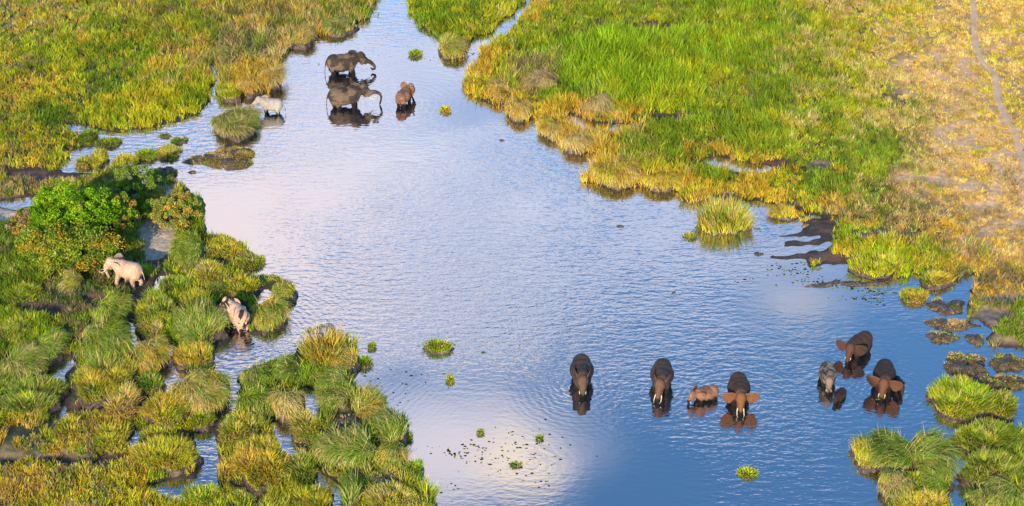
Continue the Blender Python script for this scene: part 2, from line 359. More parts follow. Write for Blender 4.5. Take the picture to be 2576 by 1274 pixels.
# trodden path: a thin strip laid on the ground
def strip(name, P, wid, mat, lift=.05):
    W = [np.array(at(u, v)) for u, v in P]; pts = []
    for a, b in zip(W[:-1], W[1:]):
        k = max(2, int(np.hypot(*(b - a)) / .5)); pts += [a + (b - a) * t for t in np.linspace(0, 1, k, endpoint=False)]
    pts = np.array(pts); t = np.gradient(pts, axis=0); t /= np.linalg.norm(t, axis=1)[:, None]; nn = np.stack([-t[:, 1], t[:, 0]], 1)
    V = []
    for k in range(7):
        s = (k / 6 - .5) * wid; jit = (fbm(pts[:, 0], pts[:, 1], 1.2, 50 + k) - .5) * .25 * (1 if k in (0, 6) else 0)
        q = pts + nn * (s + jit + .5 * (fbm(pts[:, 0], pts[:, 1], 3, 60) - .5))[:, None]
        V.append(np.column_stack([q, samp(HT, q[:, 0], q[:, 1]) + lift * (1.0 if 0 < k < 6 else -.6)]))
    V = np.array(V); n_ = len(pts); ix = np.arange(7 * n_).reshape(7, n_)
    F = np.stack([ix[:-1, :-1], ix[:-1, 1:], ix[1:, 1:], ix[1:, :-1]], -1).reshape(-1, 4)
    return mesh_np(name, V.reshape(-1, 3), [F], mat, smooth=True)
M_PATH = plain('trodden_earth', (.45, .30, .19), .95)
tag(strip('path', PATHS[0], 1.05, M_PATH), 'narrow trodden animal path of bare earth across the dry meadow', kind='structure')

# ------------------------------------------------------------------ water
RINGS = [(1463,975,.65),(1655,982,.8),(1750,1022,.5),(1857,1010,.9),(2080,970,.7),(2112,1000,.8),(2222,985,.9),(2256,985,.8),(2160,890,.6),(870,188,.7),(880,268,.8),(1018,265,.8),(610,850,1.9),(684,290,.4),(1335,1165,.25),(840,850,.5)]
def water_mat():
    m, n = new_mat('pond_water'); geo = n('ShaderNodeNewGeometry').outputs['Position']
    def waves(ang, sx, sy, det, seed):
        mp = n('ShaderNodeMapping', {'Vector': geo, 'Location': (seed, seed * .7, 0), 'Rotation': (0, 0, ang), 'Scale': (sx, sy, 1)}).outputs[0]
        return n('ShaderNodeTexNoise', {'Vector': mp, 'Scale': 1.0, 'Detail': det, 'Roughness': .5}, noise_dimensions='2D').outputs[0]
    calm = n('ShaderNodeMapRange', {0: n('ShaderNodeTexNoise', {'Vector': geo, 'Scale': .045, 'Detail': 3.0}).outputs[0], 1: .38, 2: .62, 3: .2, 4: 1.2}).outputs[0]
    w1 = waves(R(14), .55, 1.7, 2.0, 3.0); w2 = waves(R(-12), .9, 2.6, 2.0, 11.0); w3 = waves(R(40), 2.4, 3.4, 2.0, 5.0)
    h = n.m('ADD', n.m('MULTIPLY', w1, .024), n.m('ADD', n.m('MULTIPLY', w2, .017), n.m('MULTIPLY', w3, .010)))
    for (u, v, ru) in ((1270, 1150, 440), (1600, 1230, 160), (2050, 720, 200), (980, 1000, 140), (1150, 260, 200)):   # sheltered, glassy patches
        p = at(u, v); q = n('ShaderNodeVectorMath', {0: geo, 1: (float(p[0]), float(p[1]), 0)}, operation='DISTANCE').outputs['Value']
        calm = n.m('MULTIPLY', calm, n('ShaderNodeMapRange', {0: q, 1: ru / 28 * .55, 2: ru / 28 * 1.25, 3: .22, 4: 1.0}).outputs[0])
    h = n.m('MULTIPLY', h, calm)
    sp = n('ShaderNodeSeparateXYZ', {0: geo})
    tot = None
    for i, (u, v, a) in enumerate(RINGS):
        p = at(u, v); lam = .62 + .1 * (i % 3)
        dx, dy = n.m('SUBTRACT', sp.outputs[0], float(p[0])), n.m('SUBTRACT', sp.outputs[1], float(p[1]))
        d = n.m('SQRT', n.m('ADD', n.m('MULTIPLY', dx, dx), n.m('MULTIPLY', dy, dy)))
        dn = n.m('ADD', d, n.m('MULTIPLY', w1, .9))
        s = n.m('MULTIPLY', n.m('SINE', n.m('MULTIPLY', dn, 2 * math.pi / lam)), n.m('EXPONENT', n.m('MULTIPLY', d, -1 / (.9 + 2.2 * a))))
        s = n.m('MULTIPLY', s, .0055 * a); tot = s if tot is None else n.m('ADD', tot, s)
    h = n.m('ADD', h, tot)
    b = n('ShaderNodeBump', {'Height': h, 'Strength': 1.0, 'Distance': 1.0})
    gl = n('ShaderNodeBsdfGlossy', {'Color': (1, 1, 1, 1), 'Roughness': .04, 'Normal': b.outputs[0]})
    di = n('ShaderNodeBsdfPrincipled', {'Base Color': (.012, .012, .016, 1), 'Roughness': .5, 'Specular IOR Level': 0.0})
    fr = n('ShaderNodeFresnel', {'IOR': 1.33, 'Normal': b.outputs[0]}).outputs[0]
    f = n('ShaderNodeMapRange', {0: fr, 1: .02, 2: .30, 3: .38, 4: .8}).outputs[0]
    mx = n('ShaderNodeMixShader', {0: f, 1: di.outputs[0], 2: gl.outputs[0]})
    n('ShaderNodeOutputMaterial', {0: mx.outputs[0]}); return m
M_WATER = water_mat()
wo = mesh_np('water', [(-400, 40, 0), (400, 40, 0), (400, 760, 0), (-400, 760, 0)], [np.array([[0, 1, 2, 3]])], M_WATER)
tag(wo, 'calm blue pond and channels mirroring pale clouds', kind='structure')

# ------------------------------------------------------------------ grass blades
def blades(P, az, tilt, bend, L, Wd, col, tipf=None, seg=2):
    """arching blades; P (n,3), all others (n,)"""
    n_ = len(P); ca, sa = np.cos(az), np.sin(az)
    wv = np.stack([-sa, ca, np.zeros(n_)], 1)
    rz = rng.uniform(-1.0, 1.0, n_); wv = np.stack([-np.sin(az + rz), np.cos(az + rz), np.zeros(n_)], 1)
    V = []; p = P.copy(); t = tilt.copy()
    V += [p - wv * Wd[:, None] * .5, p + wv * Wd[:, None] * .5]
    for s in range(seg):
        d = np.stack([ca * np.sin(t), sa * np.sin(t), np.cos(t)], 1)
        p = p + d * (L / seg)[:, None]; t = t + bend / seg * 1.4
        if s < seg - 1:
            ww = Wd * (.5 if s == 0 or seg == 2 else .36); V += [p - wv * ww[:, None], p + wv * ww[:, None]]
        else: V.append(p)
    k = len(V); A = np.stack(V, 1).reshape(-1, 3)
    b = np.arange(n_)[:, None] * k; T = []
    for s in range(seg - 1):
        a = 2 * s; T += [b + [a, a + 1, a + 3], b + [a, a + 3, a + 2]]
    a = 2 * (seg - 1); T.append(b + [a, a + 1, a + 2])
    C = np.repeat(col, k, 0)
    return A, np.concatenate(T), C
def merge(parts):
    V, F, C = [], [], []; o = 0
    for a, f, c in parts: V.append(a); F.append(f + o); C.append(c); o += len(a)
    return np.concatenate(V), np.concatenate(F), np.concatenate(C)
def jitter(col, a=.18):
    n_ = len(col); v = rng.normal(1, a, (n_, 1)).clip(.45, 1.7); h = rng.normal(1, .07, (n_, 3)).clip(.7, 1.3)
    return (col * v * h).clip(.004, .75)

def in_frame(x, y, m=0):
    d = np.stack([x, y, np.full_like(x, -H)], 1); c, s = math.cos(PITCH), math.sin(PITCH)
    zc = d[:, 1] * c - d[:, 2] * s; yc = d[:, 1] * s + d[:, 2] * c
    u = CU + FPX * x / zc; v = CV - FPX * yc / zc
    return u, v
FOOT = []      # tussock footprints, (x, y, rx, ry)

# ------------------------------------------------------------------ tussocks: each is a thing, mud base + grass
def lump(cx_, cy_, rx, ry, hz, seed, nr=9, na=28, z0=-.5, rough=0):
    a = np.linspace(0, 2 * math.pi, na, endpoint=False)
    V = []; r0 = 1 + (.5 + rough * .5) * (vn(np.cos(a) * 1.7 + seed, np.sin(a) * 1.7, seed) - .5) + (.34 + rough * .4) * (vn(np.cos(a) * 4 + seed, np.sin(a) * 4, seed + 3) - .5)
    prof = [(1.02, z0), (1.04, -.08), (1.0, .10 * hz + .02), (.94, .42 * hz), (.82, .72 * hz), (.64, .9 * hz), (.42, .98 * hz), (.2, 1.0 * hz)]
    for rr, z in prof:
        x = cx_ + np.cos(a) * rx * rr * r0; y = cy_ + np.sin(a) * ry * rr * r0
        zz_ = z * (1 + ((.2 + 1.3 * rough) * (vn(x * 1.1, y * 1.1, seed + 5) - .5) + rough * .8 * (vn(x * 3.1, y * 3.1, seed + 9) - .5)) * (z > 0))
        V.append(np.stack([x, y, np.full(na, 0) + zz_], 1))
    V = np.concatenate(V + [np.array([[cx_, cy_, hz]])]); k = len(prof); ix = np.arange(k * na).reshape(k, na); nx = np.roll(ix, -1, 1)
    F = np.stack([ix[:-1], nx[:-1], nx[1:], ix[1:]], -1).reshape(-1, 4)
    T = np.stack([ix[-1], nx[-1], np.full(na, k * na)], -1)
    return V, [F, T], a, r0
def dome_z(r, hz):
    rp = np.array([0, .2, .42, .64, .82, .94, 1.0, 1.02]); zp = np.array([1, 1, .98, .9, .72, .42, .10, 0]) * hz
    return np.interp(r, rp, zp)
def tussock(style, u0, v0, u1, v1, mix, label, h=None, lean=None, name=None):
    g0 = {'mop': 1.0, 'reed': 1.9, 'short': .45, 'mud': .25, 'grass': .8, 'herb': .6}[style]
    sc = scale_at(v1); wid = (u1 - u0) / sc
    h = h or min(g0, wid * .55)
    sp, cp = math.sin(PITCH), math.cos(PITCH)
    ry = max(((v1 - v0) / sc - h * cp) / sp / 2, wid * .22); ry = min(ry, wid * .75); rx = wid / 2 * (.82 if style in ('mop',) else .95)
    front = at((u0 + u1) / 2, v1); cx_, cy_ = front[0], front[1] + ry
    zb = max(0.0, float(samp(HT, np.array([cx_]), np.array([cy_]))[0]) - .05)
    seed = int(abs(u0 * 7 + v0 * 13)) % 9973
    hb = {'mop': .6, 'reed': .16, 'short': .6, 'mud': .6, 'grass': .55, 'herb': .4}[style] * h
    root = empty(name or {'mop': 'grass_tussock', 'reed': 'reed_clump', 'mud': 'mud_mound'}.get(style, 'grass_tussock'), (cx_, cy_, zb))
    V, F, aa, r0 = lump(0, 0, rx, ry, hb, seed, na=56 if style == 'mud' else 28, rough=.5 if style == 'mud' else 0)
    mesh_np('mud_base', V, F, M_MUD, None, root, True)
    FOOT.append((cx_, cy_, rx, ry))
    W = mixv(mix); area = math.pi * rx * ry
    dens = {'mop': 150, 'reed': 75, 'short': 210, 'mud': 170, 'grass': 160, 'herb': 160}[style]
    n_ = int(np.clip(area * dens, 130, 8000))
    th = rng.uniform(0, 2 * math.pi, n_); rr = np.sqrt(rng.random(n_)) * (1.0 if u0 > 1000 and v0 < 560 else {'mop': .88, 'grass': .92}.get(style, 1.0))
    rs = np.interp(th, np.append(aa, 2 * math.pi), np.append(r0, r0[0]))
    px, py = np.cos(th) * rr * rx * rs, np.sin(th) * rr * ry * rs
    P = np.stack([px, py, dome_z(rr, hb) - .04], 1)
    # colour in patches
    col = jitter(pick(np.tile(W, (n_, 1)), px + cx_, py + cy_, .9), .2)
    out = np.arctan2(py / ry, px / rx) + rng.normal(0, .45, n_)
    one = np.ones(n_); st_ = rng.random(n_) < .06 + .12 * vn(px * 2, py * 2, seed); col[st_] = jitter(np.tile(PALA[KEYS.index('T')], (int(st_.sum()), 1)), .15)
    nl = 1 + int(min(4, area / 3.5)); la = rng.uniform(0, 6.28, nl); lr = .5 * np.sqrt(rng.random(nl)) * (nl > 1)
    lx, ly = np.cos(la) * lr * rx, np.sin(la) * lr * ry
    near_ = ((px[:, None] - lx) ** 2 + (py[:, None] - ly) ** 2).argmin(1); ox_, oy_ = px - lx[near_], py - ly[near_]
    lobe = np.clip(np.hypot(ox_, oy_) / (max(rx, ry) * (.95 if nl == 1 else .62)), 0, 1); out = np.arctan2(oy_, ox_) + rng.normal(0, .5, n_)
    lk = rng.uniform(.75, 1.15, nl)[near_]
    if style == 'mop':
        L = rng.uniform(.65, 1.45, n_) * h * 1.15 * lk; comb = lean if lean is not None else (seed % 628) / 100.
        cb = comb + (fbm(px + cx_, py + cy_, 1.6, 66, 2) - .5) * 2.6
        az = np.arctan2(np.sin(out) * (lobe * .9 + .1) + 1.0 * np.sin(cb), np.cos(out) * (lobe * .9 + .1) + 1.0 * np.cos(cb)) + rng.normal(0, .18, n_)
        A = blades(P, az, .15 + .5 * rr * rng.random(n_) + np.abs(rng.normal(0, .1, n_)), 1.9 + rng.normal(0, .3, n_), L, one * .05, col, seg=4)
    elif style == 'reed':
        L = rng.uniform(.55, 1.1, n_) * h * 1.05; A = blades(P, out, .04 + .22 * rr + np.abs(rng.normal(0, .07, n_)), .25 + .4 * rng.random(n_), L, one * .07, col, seg=3)
    elif style == 'mud':
        cl = vn(px * 1.3 + 50, py * 1.3, seed + 1) > .36; P, out, rr, col = P[cl], out[cl], rr[cl], col[cl]; n_ = len(P); one = np.ones(n_)
        A = blades(P, out, .3 + .5 * rng.random(n_), .8 * one, rng.uniform(.14, .36, n_), one * .06, col, seg=2)
    elif style in ('short', 'herb'):
        L = rng.uniform(.6, 1.2, n_) * (.3 + h * .35); A = blades(P, out, .12 + .5 * rr * rng.uniform(.4, 1.3, n_), .5 + .5 * rng.random(n_), L, one * (.06 if style == 'short' else .085), col, seg=2)
    else:
        L = rng.uniform(.55, 1.25, n_) * h * .85; L = L * lk; A = blades(P, out, .08 + .4 * lobe * rng.uniform(.2, 1.3, n_), .4 + .9 * rng.random(n_), L, one * .06, col, seg=3)
    if n_ and not (style == 'mud' and wid < 1.0):
        V, T, C = A
        # a few tall stalks
        if style in ('mop', 'grass', 'reed') and h > .6:
            k = max(4, int(area * 2)); j = rng.integers(0, n_, k)
            Lc = rng.uniform(1.0, 1.7, k) * h
            V2, T2, C2 = blades(P[j], out[j], .1 + .3 * rng.random(k), .4 * np.ones(k), Lc, np.full(k, .035), jitter(np.tile(PALA[KEYS.index('T')], (k, 1))), seg=3)
            V, T, C = merge([(V, T, C), (V2, T2, C2)])
        mesh_np('reeds' if style == 'reed' else 'grass', V, [T], M_GRASS, C, root)
    tag(root, label, 'reeds' if style == 'reed' else ('mud mound' if style == 'mud' else 'tussock'), 'tussocks and mounds in the marsh')
    return root
#TUSSOCKS#
T = []
def t(*a, **k): T.append((a, k))
# north-west channel
t('mop',515,256,654,352,'S4T3D2B1','shaggy green tussock under the pale grey elephant, its long blades combed to the right',h=1.2,lean=-.6)
t('short',237,342,300,373,'G4D3Y1','low dark green islet at the left end of the upper side pool')
t('short',186,318,242,368,'D3G3S2','rounded dull green mound where the side pool starts')
t('grass',218,370,266,427,'Y4G2O2','narrow yellow green tussock with a dark foot beside the pinkish mud spit',h=.8)
t('grass',278,382,343,426,'Y4O2G2','round yellow tussock between two gaps of water above the bushes',h=.7)
t('short',338,370,389,407,'L3G2Y2','bright green dome with a dark muddy rim in the side pool',h=.6)
t('short',390,358,453,405,'Y3G3T2','pale green islet right of the bright green dome')
t('mud',425,340,475,365,'L3G3','flat bright green patch topping a low mud spit in the side pool')
t('mud',400,333,432,348,'G4D2','tiny flat green islet nearest the meadow edge in the side pool')
t('mud',478,358,642,427,'G2O2B3Y1T1','long reddish brown mud bank thinly grassed below the shaggy tussock',h=.55)
t('mud',473,427,493,437,'G3B2','small dark hump alone in open water left of the pond')
t('grass',265,404,345,448,'Y4G3O1','yellow green tussock on the mud edge just above the grey green shrub')
t('mud',377,411,441,449,'B3G2O1','brown bare topped mound at the water side above the golden shrub',h=.8)
t('herb',186,388,226,428,'G3Y2T1','sprawling olive tuft left of the narrow yellow green tussock')
t('mop',600,186,657,246,'O5T3','glowing orange tussock at the meadow edge above the pale grey elephant',lean=-1.0)
t('grass',538,208,612,260,'Y6L2O1','bright yellow tussock at the mouth of the thin meadow stream')
t('mop',655,120,708,232,'T3O3D2B1','tall tan and orange tussock on the corner facing the two bulls',h=1.3)
t('mop',546,112,594,170,'S3T3D1','drooping grey green tussock at the head of the thin meadow stream')
t('mop',712,62,790,128,'T3D3O1','shaggy tussock on the far bank left of the upper bull')
t('mop',800,30,905,92,'D4S2T1','dark green bank tussock where the river narrows')
# spit right of the bushes
t('mop',420,592,520,690,'S4G3Y1','arching green tussock with a yellow crown below the golden shrub',h=.95,lean=3.6)
t('short',506,598,608,658,'Y3O2G2','golden green mound with a dark toe right at the pond below the golden shrub')
t('short',560,634,659,684,'Y2G2B2O1','brown tipped mound poking into the pond as a dark point')
t('grass',488,664,560,722,'G3Y3T1','upright green tussock behind the small pale gap in the spit')
t('grass',401,688,488,741,'G4S2Y1','leafy green tussock right behind the walking pink elephant')
t('short',520,704,566,760,'D3G3B1','dark rounded tussock above the mottled elephant')
t('grass',564,694,656,757,'Y3G3O1','yellow green tussock in the middle of the right spit')
t('mud',640,692,720,722,'G2B3Y1','flat brown green rim of the spit above its outermost point')
t('mop',680,712,750,770,'G3Y2T2','outermost tussock of the spit, green blades over a dark undercut rim',h=.8,lean=2.6)
t('mop',612,748,722,835,'S3T2O3G1','broad tussock with tan skirt immediately right of the mottled elephant',h=1.0,lean=-1.0)
t('grass',445,720,520,790,'G3Y4','upright yellow green tussock left of the dark rounded tussock')
# middle left marsh
t('mop',419,768,567,882,'S5G3B1T1','largest domed tussock, left of the mottled elephant, with a brown belly',h=1.5,lean=1.8)
t('grass',428,860,538,936,'Y5L1O3','yellow tussock skirting the front of the largest dome',h=.8)
t('mop',424,935,577,1050,'S3G2T2O3','big rounded tussock with a red brown heart beside the narrow channel',h=1.2,lean=-.8)
t('grass',424,966,480,1030,'Y4G2','yellow tuft at the left foot of the rounded red brown tussock')
t('mop',306,850,417,950,'O3T3S2Y1','wind swept orange tussock left of the vertical channel',h=1.1,lean=-.4)
t('grass',338,944,408,998,'G4D3','small dark green tussock beneath the wind swept orange one')
t('mop',165,812,343,915,'S5G2Y1D1','long maned green tussock combed to the right in the left marsh',h=1.4,lean=-.3)
t('grass',157,895,322,1028,'G4Y2O1S1','wide green tussock in front of the long maned one',h=1.0)
t('grass',255,972,338,1072,'Y4T2O2','tall straw yellow tussock left of the small blue pools',h=1.1)
t('grass',342,998,476,1088,'Y5O3G2','wide glowing yellow orange tussock in the lower left marsh',h=1.1)
t('grass',479,1012,540,1088,'Y4G3','narrow yellow green tussock under the rounded red brown one')
t('short',350,1071,440,1128,'G3Y3O1','low green cushion under the glowing yellow orange tussock')
t('grass',212,1064,320,1150,'Y3G4O1','green yellow cushion left of the starlike pool')
t('grass',137,1040,197,1120,'Y4G2O2','yellow upright tuft right of the thin white channel end')
t('grass',314,1108,512,1202,'Y6O2L1G1','flat topped bright yellow tussock beside the lower canal',h=.9)
t('grass',-20,950,149,1058,'G4Y1S2T1','green tussock at the left frame edge beside the thin white channel',h=.9)
t('mop',-20,872,118,960,'S3G3T1','drooping green tussock at the left frame edge above the thin white channel')
t('mop',75,822,158,920,'D3S3G2','dark green tussock left of the long maned one')
t('grass',-20,810,79,878,'G3Y1T1','green tuft by the left frame edge under the dark mud')
t('grass',452,1226,552,1296,'Y3L2G2','bright tuft at the bottom edge below the lower canal')
t('short',540,1244,630,1296,'Y3G3','small green tuft at the bottom edge right of the lower canal')
t('grass',328,750,442,820,'G3S2Y2','leafy tussock under the walking pink elephant')
t('mop',223,738,318,828,'S4Y2G2','pale arching tussock below and left of the walking pink elephant')
t('mop',150,690,212,760,'S3T3Y1','straw coloured arching tussock in the shade before the big bush',lean=3.3)
t('grass',66,664,132,722,'L3G3','fresh green tussock left of the straw coloured arching one')
t('grass',-10,668,66,724,'G3S2','green tussock at the left frame edge below the big bush')
t('grass',7,718,100,780,'G4Y1','green tuft on the edge of the black mud at left')
t('grass',336,800,420,862,'G3T2Y1','ragged tussock just above the crooked white channel')
# south-west peninsula
t('reed',761,826,856,940,'O5Y3G2T1','tall orange topped tussock that hides most of an elephant',h=2.0)
t('mop',808,868,903,952,'T4B2O2Y1','dry straw tussock in front of the tall orange topped one',h=1.0,lean=3.0)
t('reed',852,838,897,905,'Y4G3','upright green yellow spikes at the point of the peninsula',h=1.5)
t('herb',893,894,935,928,'G6','small deep green leafy clump hanging over the pond at the point')
t('mop',698,898,764,978,'D3S3G2','dark green arching tussock left of the tall orange topped one',h=1.1)
t('mop',598,920,684,988,'S3G3T1','green tussock with a thin plume at the head of the narrow inlet')
t('mop',590,975,682,1050,'G4S2Y1','green tussock on the right bank of the narrow channel')
t('mop',672,985,756,1064,'O3T4S2','dry orange brown tussock in the middle of the peninsula',lean=-1.2)
t('mop',790,945,895,1050,'S4G2T1','big grey green tussock behind the orange plume')
t('mop',875,968,955,1080,'T2O3S3','tussock with an upright orange plume near the pond',h=1.2,lean=1.4)
t('mop',942,1022,1026,1144,'S4T2G3','tall green tussock with pale tips on the right shore of the peninsula',h=1.4,lean=2.0)
t('mud',824,1048,940,1103,'T5B3','flattened grey tan straw heap on the peninsula',h=.6)
t('mop',796,1098,960,1190,'S5G2T2','huge arched green tussock sweeping left above the dark gully',h=1.4,lean=3.0)
t('grass',726,1030,802,1128,'Y3S2T2G1','yellow straw tussock on the left rim of the dark gully')
t('grass',541,1040,660,1136,'Y4G3T1O1','yellow green tussock right of the lower canal head')
t('grass',580,1105,716,1242,'Y3O3B2G2','broad orange flecked tussock mass above the bottom pools',h=.9)
t('grass',698,1124,798,1238,'T2Y2G3','straw tipped green tussock left of the pale lower gully')
t('grass',541,1142,602,1226,'Y4O2G1','yellow tussock on the right bank of the lower canal')
t('mop',851,1188,916,1296,'D2S5','blue green tussock with hanging blades at the bottom edge',h=1.4)
t('mud',914,1180,1028,1246,'T3B2S3','grey straw ridge near the shore in the bottom of the peninsula',h=.7)
t('mop',952,1100,1022,1192,'O3T2G3','orange streaked tussock above the grey straw ridge')
t('grass',1020,1160,1066,1208,'G5L2','deep green tuft on the shore below the tall pale tipped tussock')
t('reed',1046,1190,1094,1296,'G4Y3T1','tall green spikes on the shore at the bottom edge',h=1.6)
t('grass',718,1228,842,1296,'Y4G2O1','yellow tussock at the bottom edge left of the pale gully')
t('grass',908,1234,1052,1300,'Y4T2S2','yellow straw tussock at the bottom edge of the peninsula')
t('herb',938,990,970,1018,'G6D1','little dark green sprig on the shore beside the orange plume')
t('herb',1018,1086,1036,1112,'G6','tiny green sprig off the pale tipped tussock')
# east side
t('reed',1756,492,1902,596,'G3Y3T2O1S1','tall reed clump standing alone in the water below the east meadow',h=2.0)
t('reed',2142,632,2292,706,'L4Y4O1','bright yellow green reed bed on a dark rim beside the mud flats',h=1.1)
t('short',2272,721,2340,766,'L3G2O2','small green and orange islet off the east shore',h=.6)
t('grass',2312,676,2408,728,'Y3G2B2O1','yellow tufted hummock joined to the east shore right of the bright reed bed')
t('mud',2340,747,2440,797,'G3B2Y1','mossy low mud tongue under the joined hummock',h=.5)
t('mud',2343,802,2463,831,'B3T1','bare brown chain of mud lumps off the east shore')
t('mud',2335,829,2408,863,'G2Y2B2','diamond shaped mossy mud islet below the chain of lumps',h=.4)
t('mud',2434,834,2483,866,'G2B2T1','small rounded brown islet right of the diamond shaped one',h=.5)
t('mud',2393,880,2494,946,'T2G2B2','grassy topped mud islet with a straw plume at its left end',h=.8)
t('mud',2496,883,2600,936,'G2B3','dark mossy mud bank at the right frame edge level with the big elephants',h=.6)
t('mud',2448,933,2610,988,'G2B3Y1','long dark mossy bank behind the bright green hummock',h=.6)
t('grass',2354,955,2512,1067,'L3Y4G2','wide bright green hummock on a black mud rim at the right',h=1.0)
t('grass',2496,970,2572,1062,'Y4G2B1','yellow green hummock joined to the right end of the bright one',h=.9)
t('grass',2385,1064,2620,1156,'G4Y2S1','long green hummock at the right frame edge below the bright pair',h=1.0)
t('mop',2147,1110,2222,1190,'O2Y2G3T1','leftmost knob of the shaggy island in the lower right corner',h=.9)
t('mop',2186,1086,2330,1196,'G3S3D1','dark green top of the shaggy island in the lower right corner',h=1.2,lean=2.8)
t('mop',2288,1090,2402,1210,'S4G2T1','long haired green tussock combed right on the shaggy island',h=1.4,lean=-.5)
t('mop',2208,1170,2300,1262,'T4S2O1','straw coloured drooping front of the shaggy island',h=1.1,lean=-1.8)
t('grass',2270,1190,2342,1250,'L2Y3G3','yellow green patch in the heart of the shaggy island')
t('mop',2330,1160,2418,1262,'S3G4','dark fringed tussock on the right flank of the shaggy island',h=1.1)
t('grass',2236,1238,2400,1306,'O3Y3S2T1','orange yellow tussock at the bottom edge of the shaggy island',h=.9)
t('grass',2421,1146,2600,1240,'G4S2Y1T1','large green tussock beyond the narrow blue cleft at lower right',h=1.1)
t('mop',2436,1216,2610,1302,'S4G2T1','arched green tussock in the very bottom right corner',h=1.1)
# east meadow shore
t('mop',1271,244,1336,307,'O7T2','glowing golden tussock overhanging the pond on the east shore',h=1.1,lean=-1.6)
t('mop',1097,85,1166,149,'T3S2Y1','straw tussock at the tip of the wedge between river and stream',h=1.2)
t('mop',1471,232,1536,298,'T4B2S1','grey drooping straw tussock in front of the bright green reeds',h=1.2,lean=-1.4)
t('mop',1231,176,1290,258,'O3T2D1','orange tussock on the bank behind the golden overhanging one',h=1.0)
t('mop',1318,180,1417,240,'B4T4','grey matted straw tussock on the east bank')
t('mop',1418,330,1488,388,'O5T4','flaring orange straw tussock at the shore corner',h=1.1,lean=-1.3)
t('mop',1494,396,1618,476,'O4Y2T2','broad golden skirted tussock above the lily shore',h=1.1,lean=-1.6)
t('mop',1616,428,1728,482,'O5Y3T1','golden skirted tussock right of the broad one',h=1.0,lean=-1.5)
t('grass',1169,158,1234,240,'O4Y4G1','golden yellow tussock on the western point of the east bank',h=.8)
t('mop',1354,290,1428,352,'O4T2Y2','leaning golden tussock between the pond and the small back pool',h=.9,lean=-1.5)
t('reed',1712,455,1786,512,'Y4O3G1','yellow spiky clump on the shore left of the lone reed clump',h=1.2)
t('mop',1935,512,2012,556,'O4Y4','flopped golden tussock above the mud flats',h=.8)
t('mud',1800,476,1860,505,'B4T1','grey brown bare mound on the shore behind the lone reed clump',h=.8)
# clumps floating in the open pond
t('herb',1028,120,1060,146,'L4G3','bright green floating clump right of the two bulls',h=.5)
t('herb',1106,264,1134,286,'Y4O3','small yellow floating clump right of the brown rear view elephant',h=.45)
t('grass',1066,852,1138,893,'L4G3Y1','vivid green grass clump floating in the middle of the lower pond',h=.6)
t('herb',1124,936,1141,964,'G4Y1','thin green sprig floating below the vivid green clump',h=.3)
t('herb',1720,584,1749,601,'Y3G3','small yellow green clump left of the lone reed clump',h=.4)
t('herb',1856,1180,1910,1206,'L3Y4','long lime green floating clump near the bottom of the pond',h=.22)
t('herb',926,862,944,880,'G3Y2','tiny green sprig floating right of the peninsula point',h=.3)
t('mud',937,299,953,309,'B1','dark lump in the water below the lower bull',h=.3)
t('mud',1284,1162,1316,1176,'G3D2','flat dark green raft in the bright cloud reflection',h=.2)
t('mud',1552,563,1570,573,'B2','brown floating lump alone right of the pond centre',h=.25)
t('mud',1256,349,1270,356,'B1','small dark fleck of debris below the golden east bank',h=.15)
t('mud',1210,882,1222,890,'B1','small dark fleck of debris right of the vivid green clump',h=.15)
t('herb',1202,1083,1216,1094,'G3','small green leaf floating at the left of the bright cloud reflection',h=.15)
t('herb',1350,1098,1366,1108,'G3','small green leaf floating on the top edge of the bright cloud reflection',h=.15)
t('mud',1690,732,1700,739,'B1','lone dark fleck of debris between the pond centre and the east shore',h=.12)
for a, k in T: tussock(*a, **k)

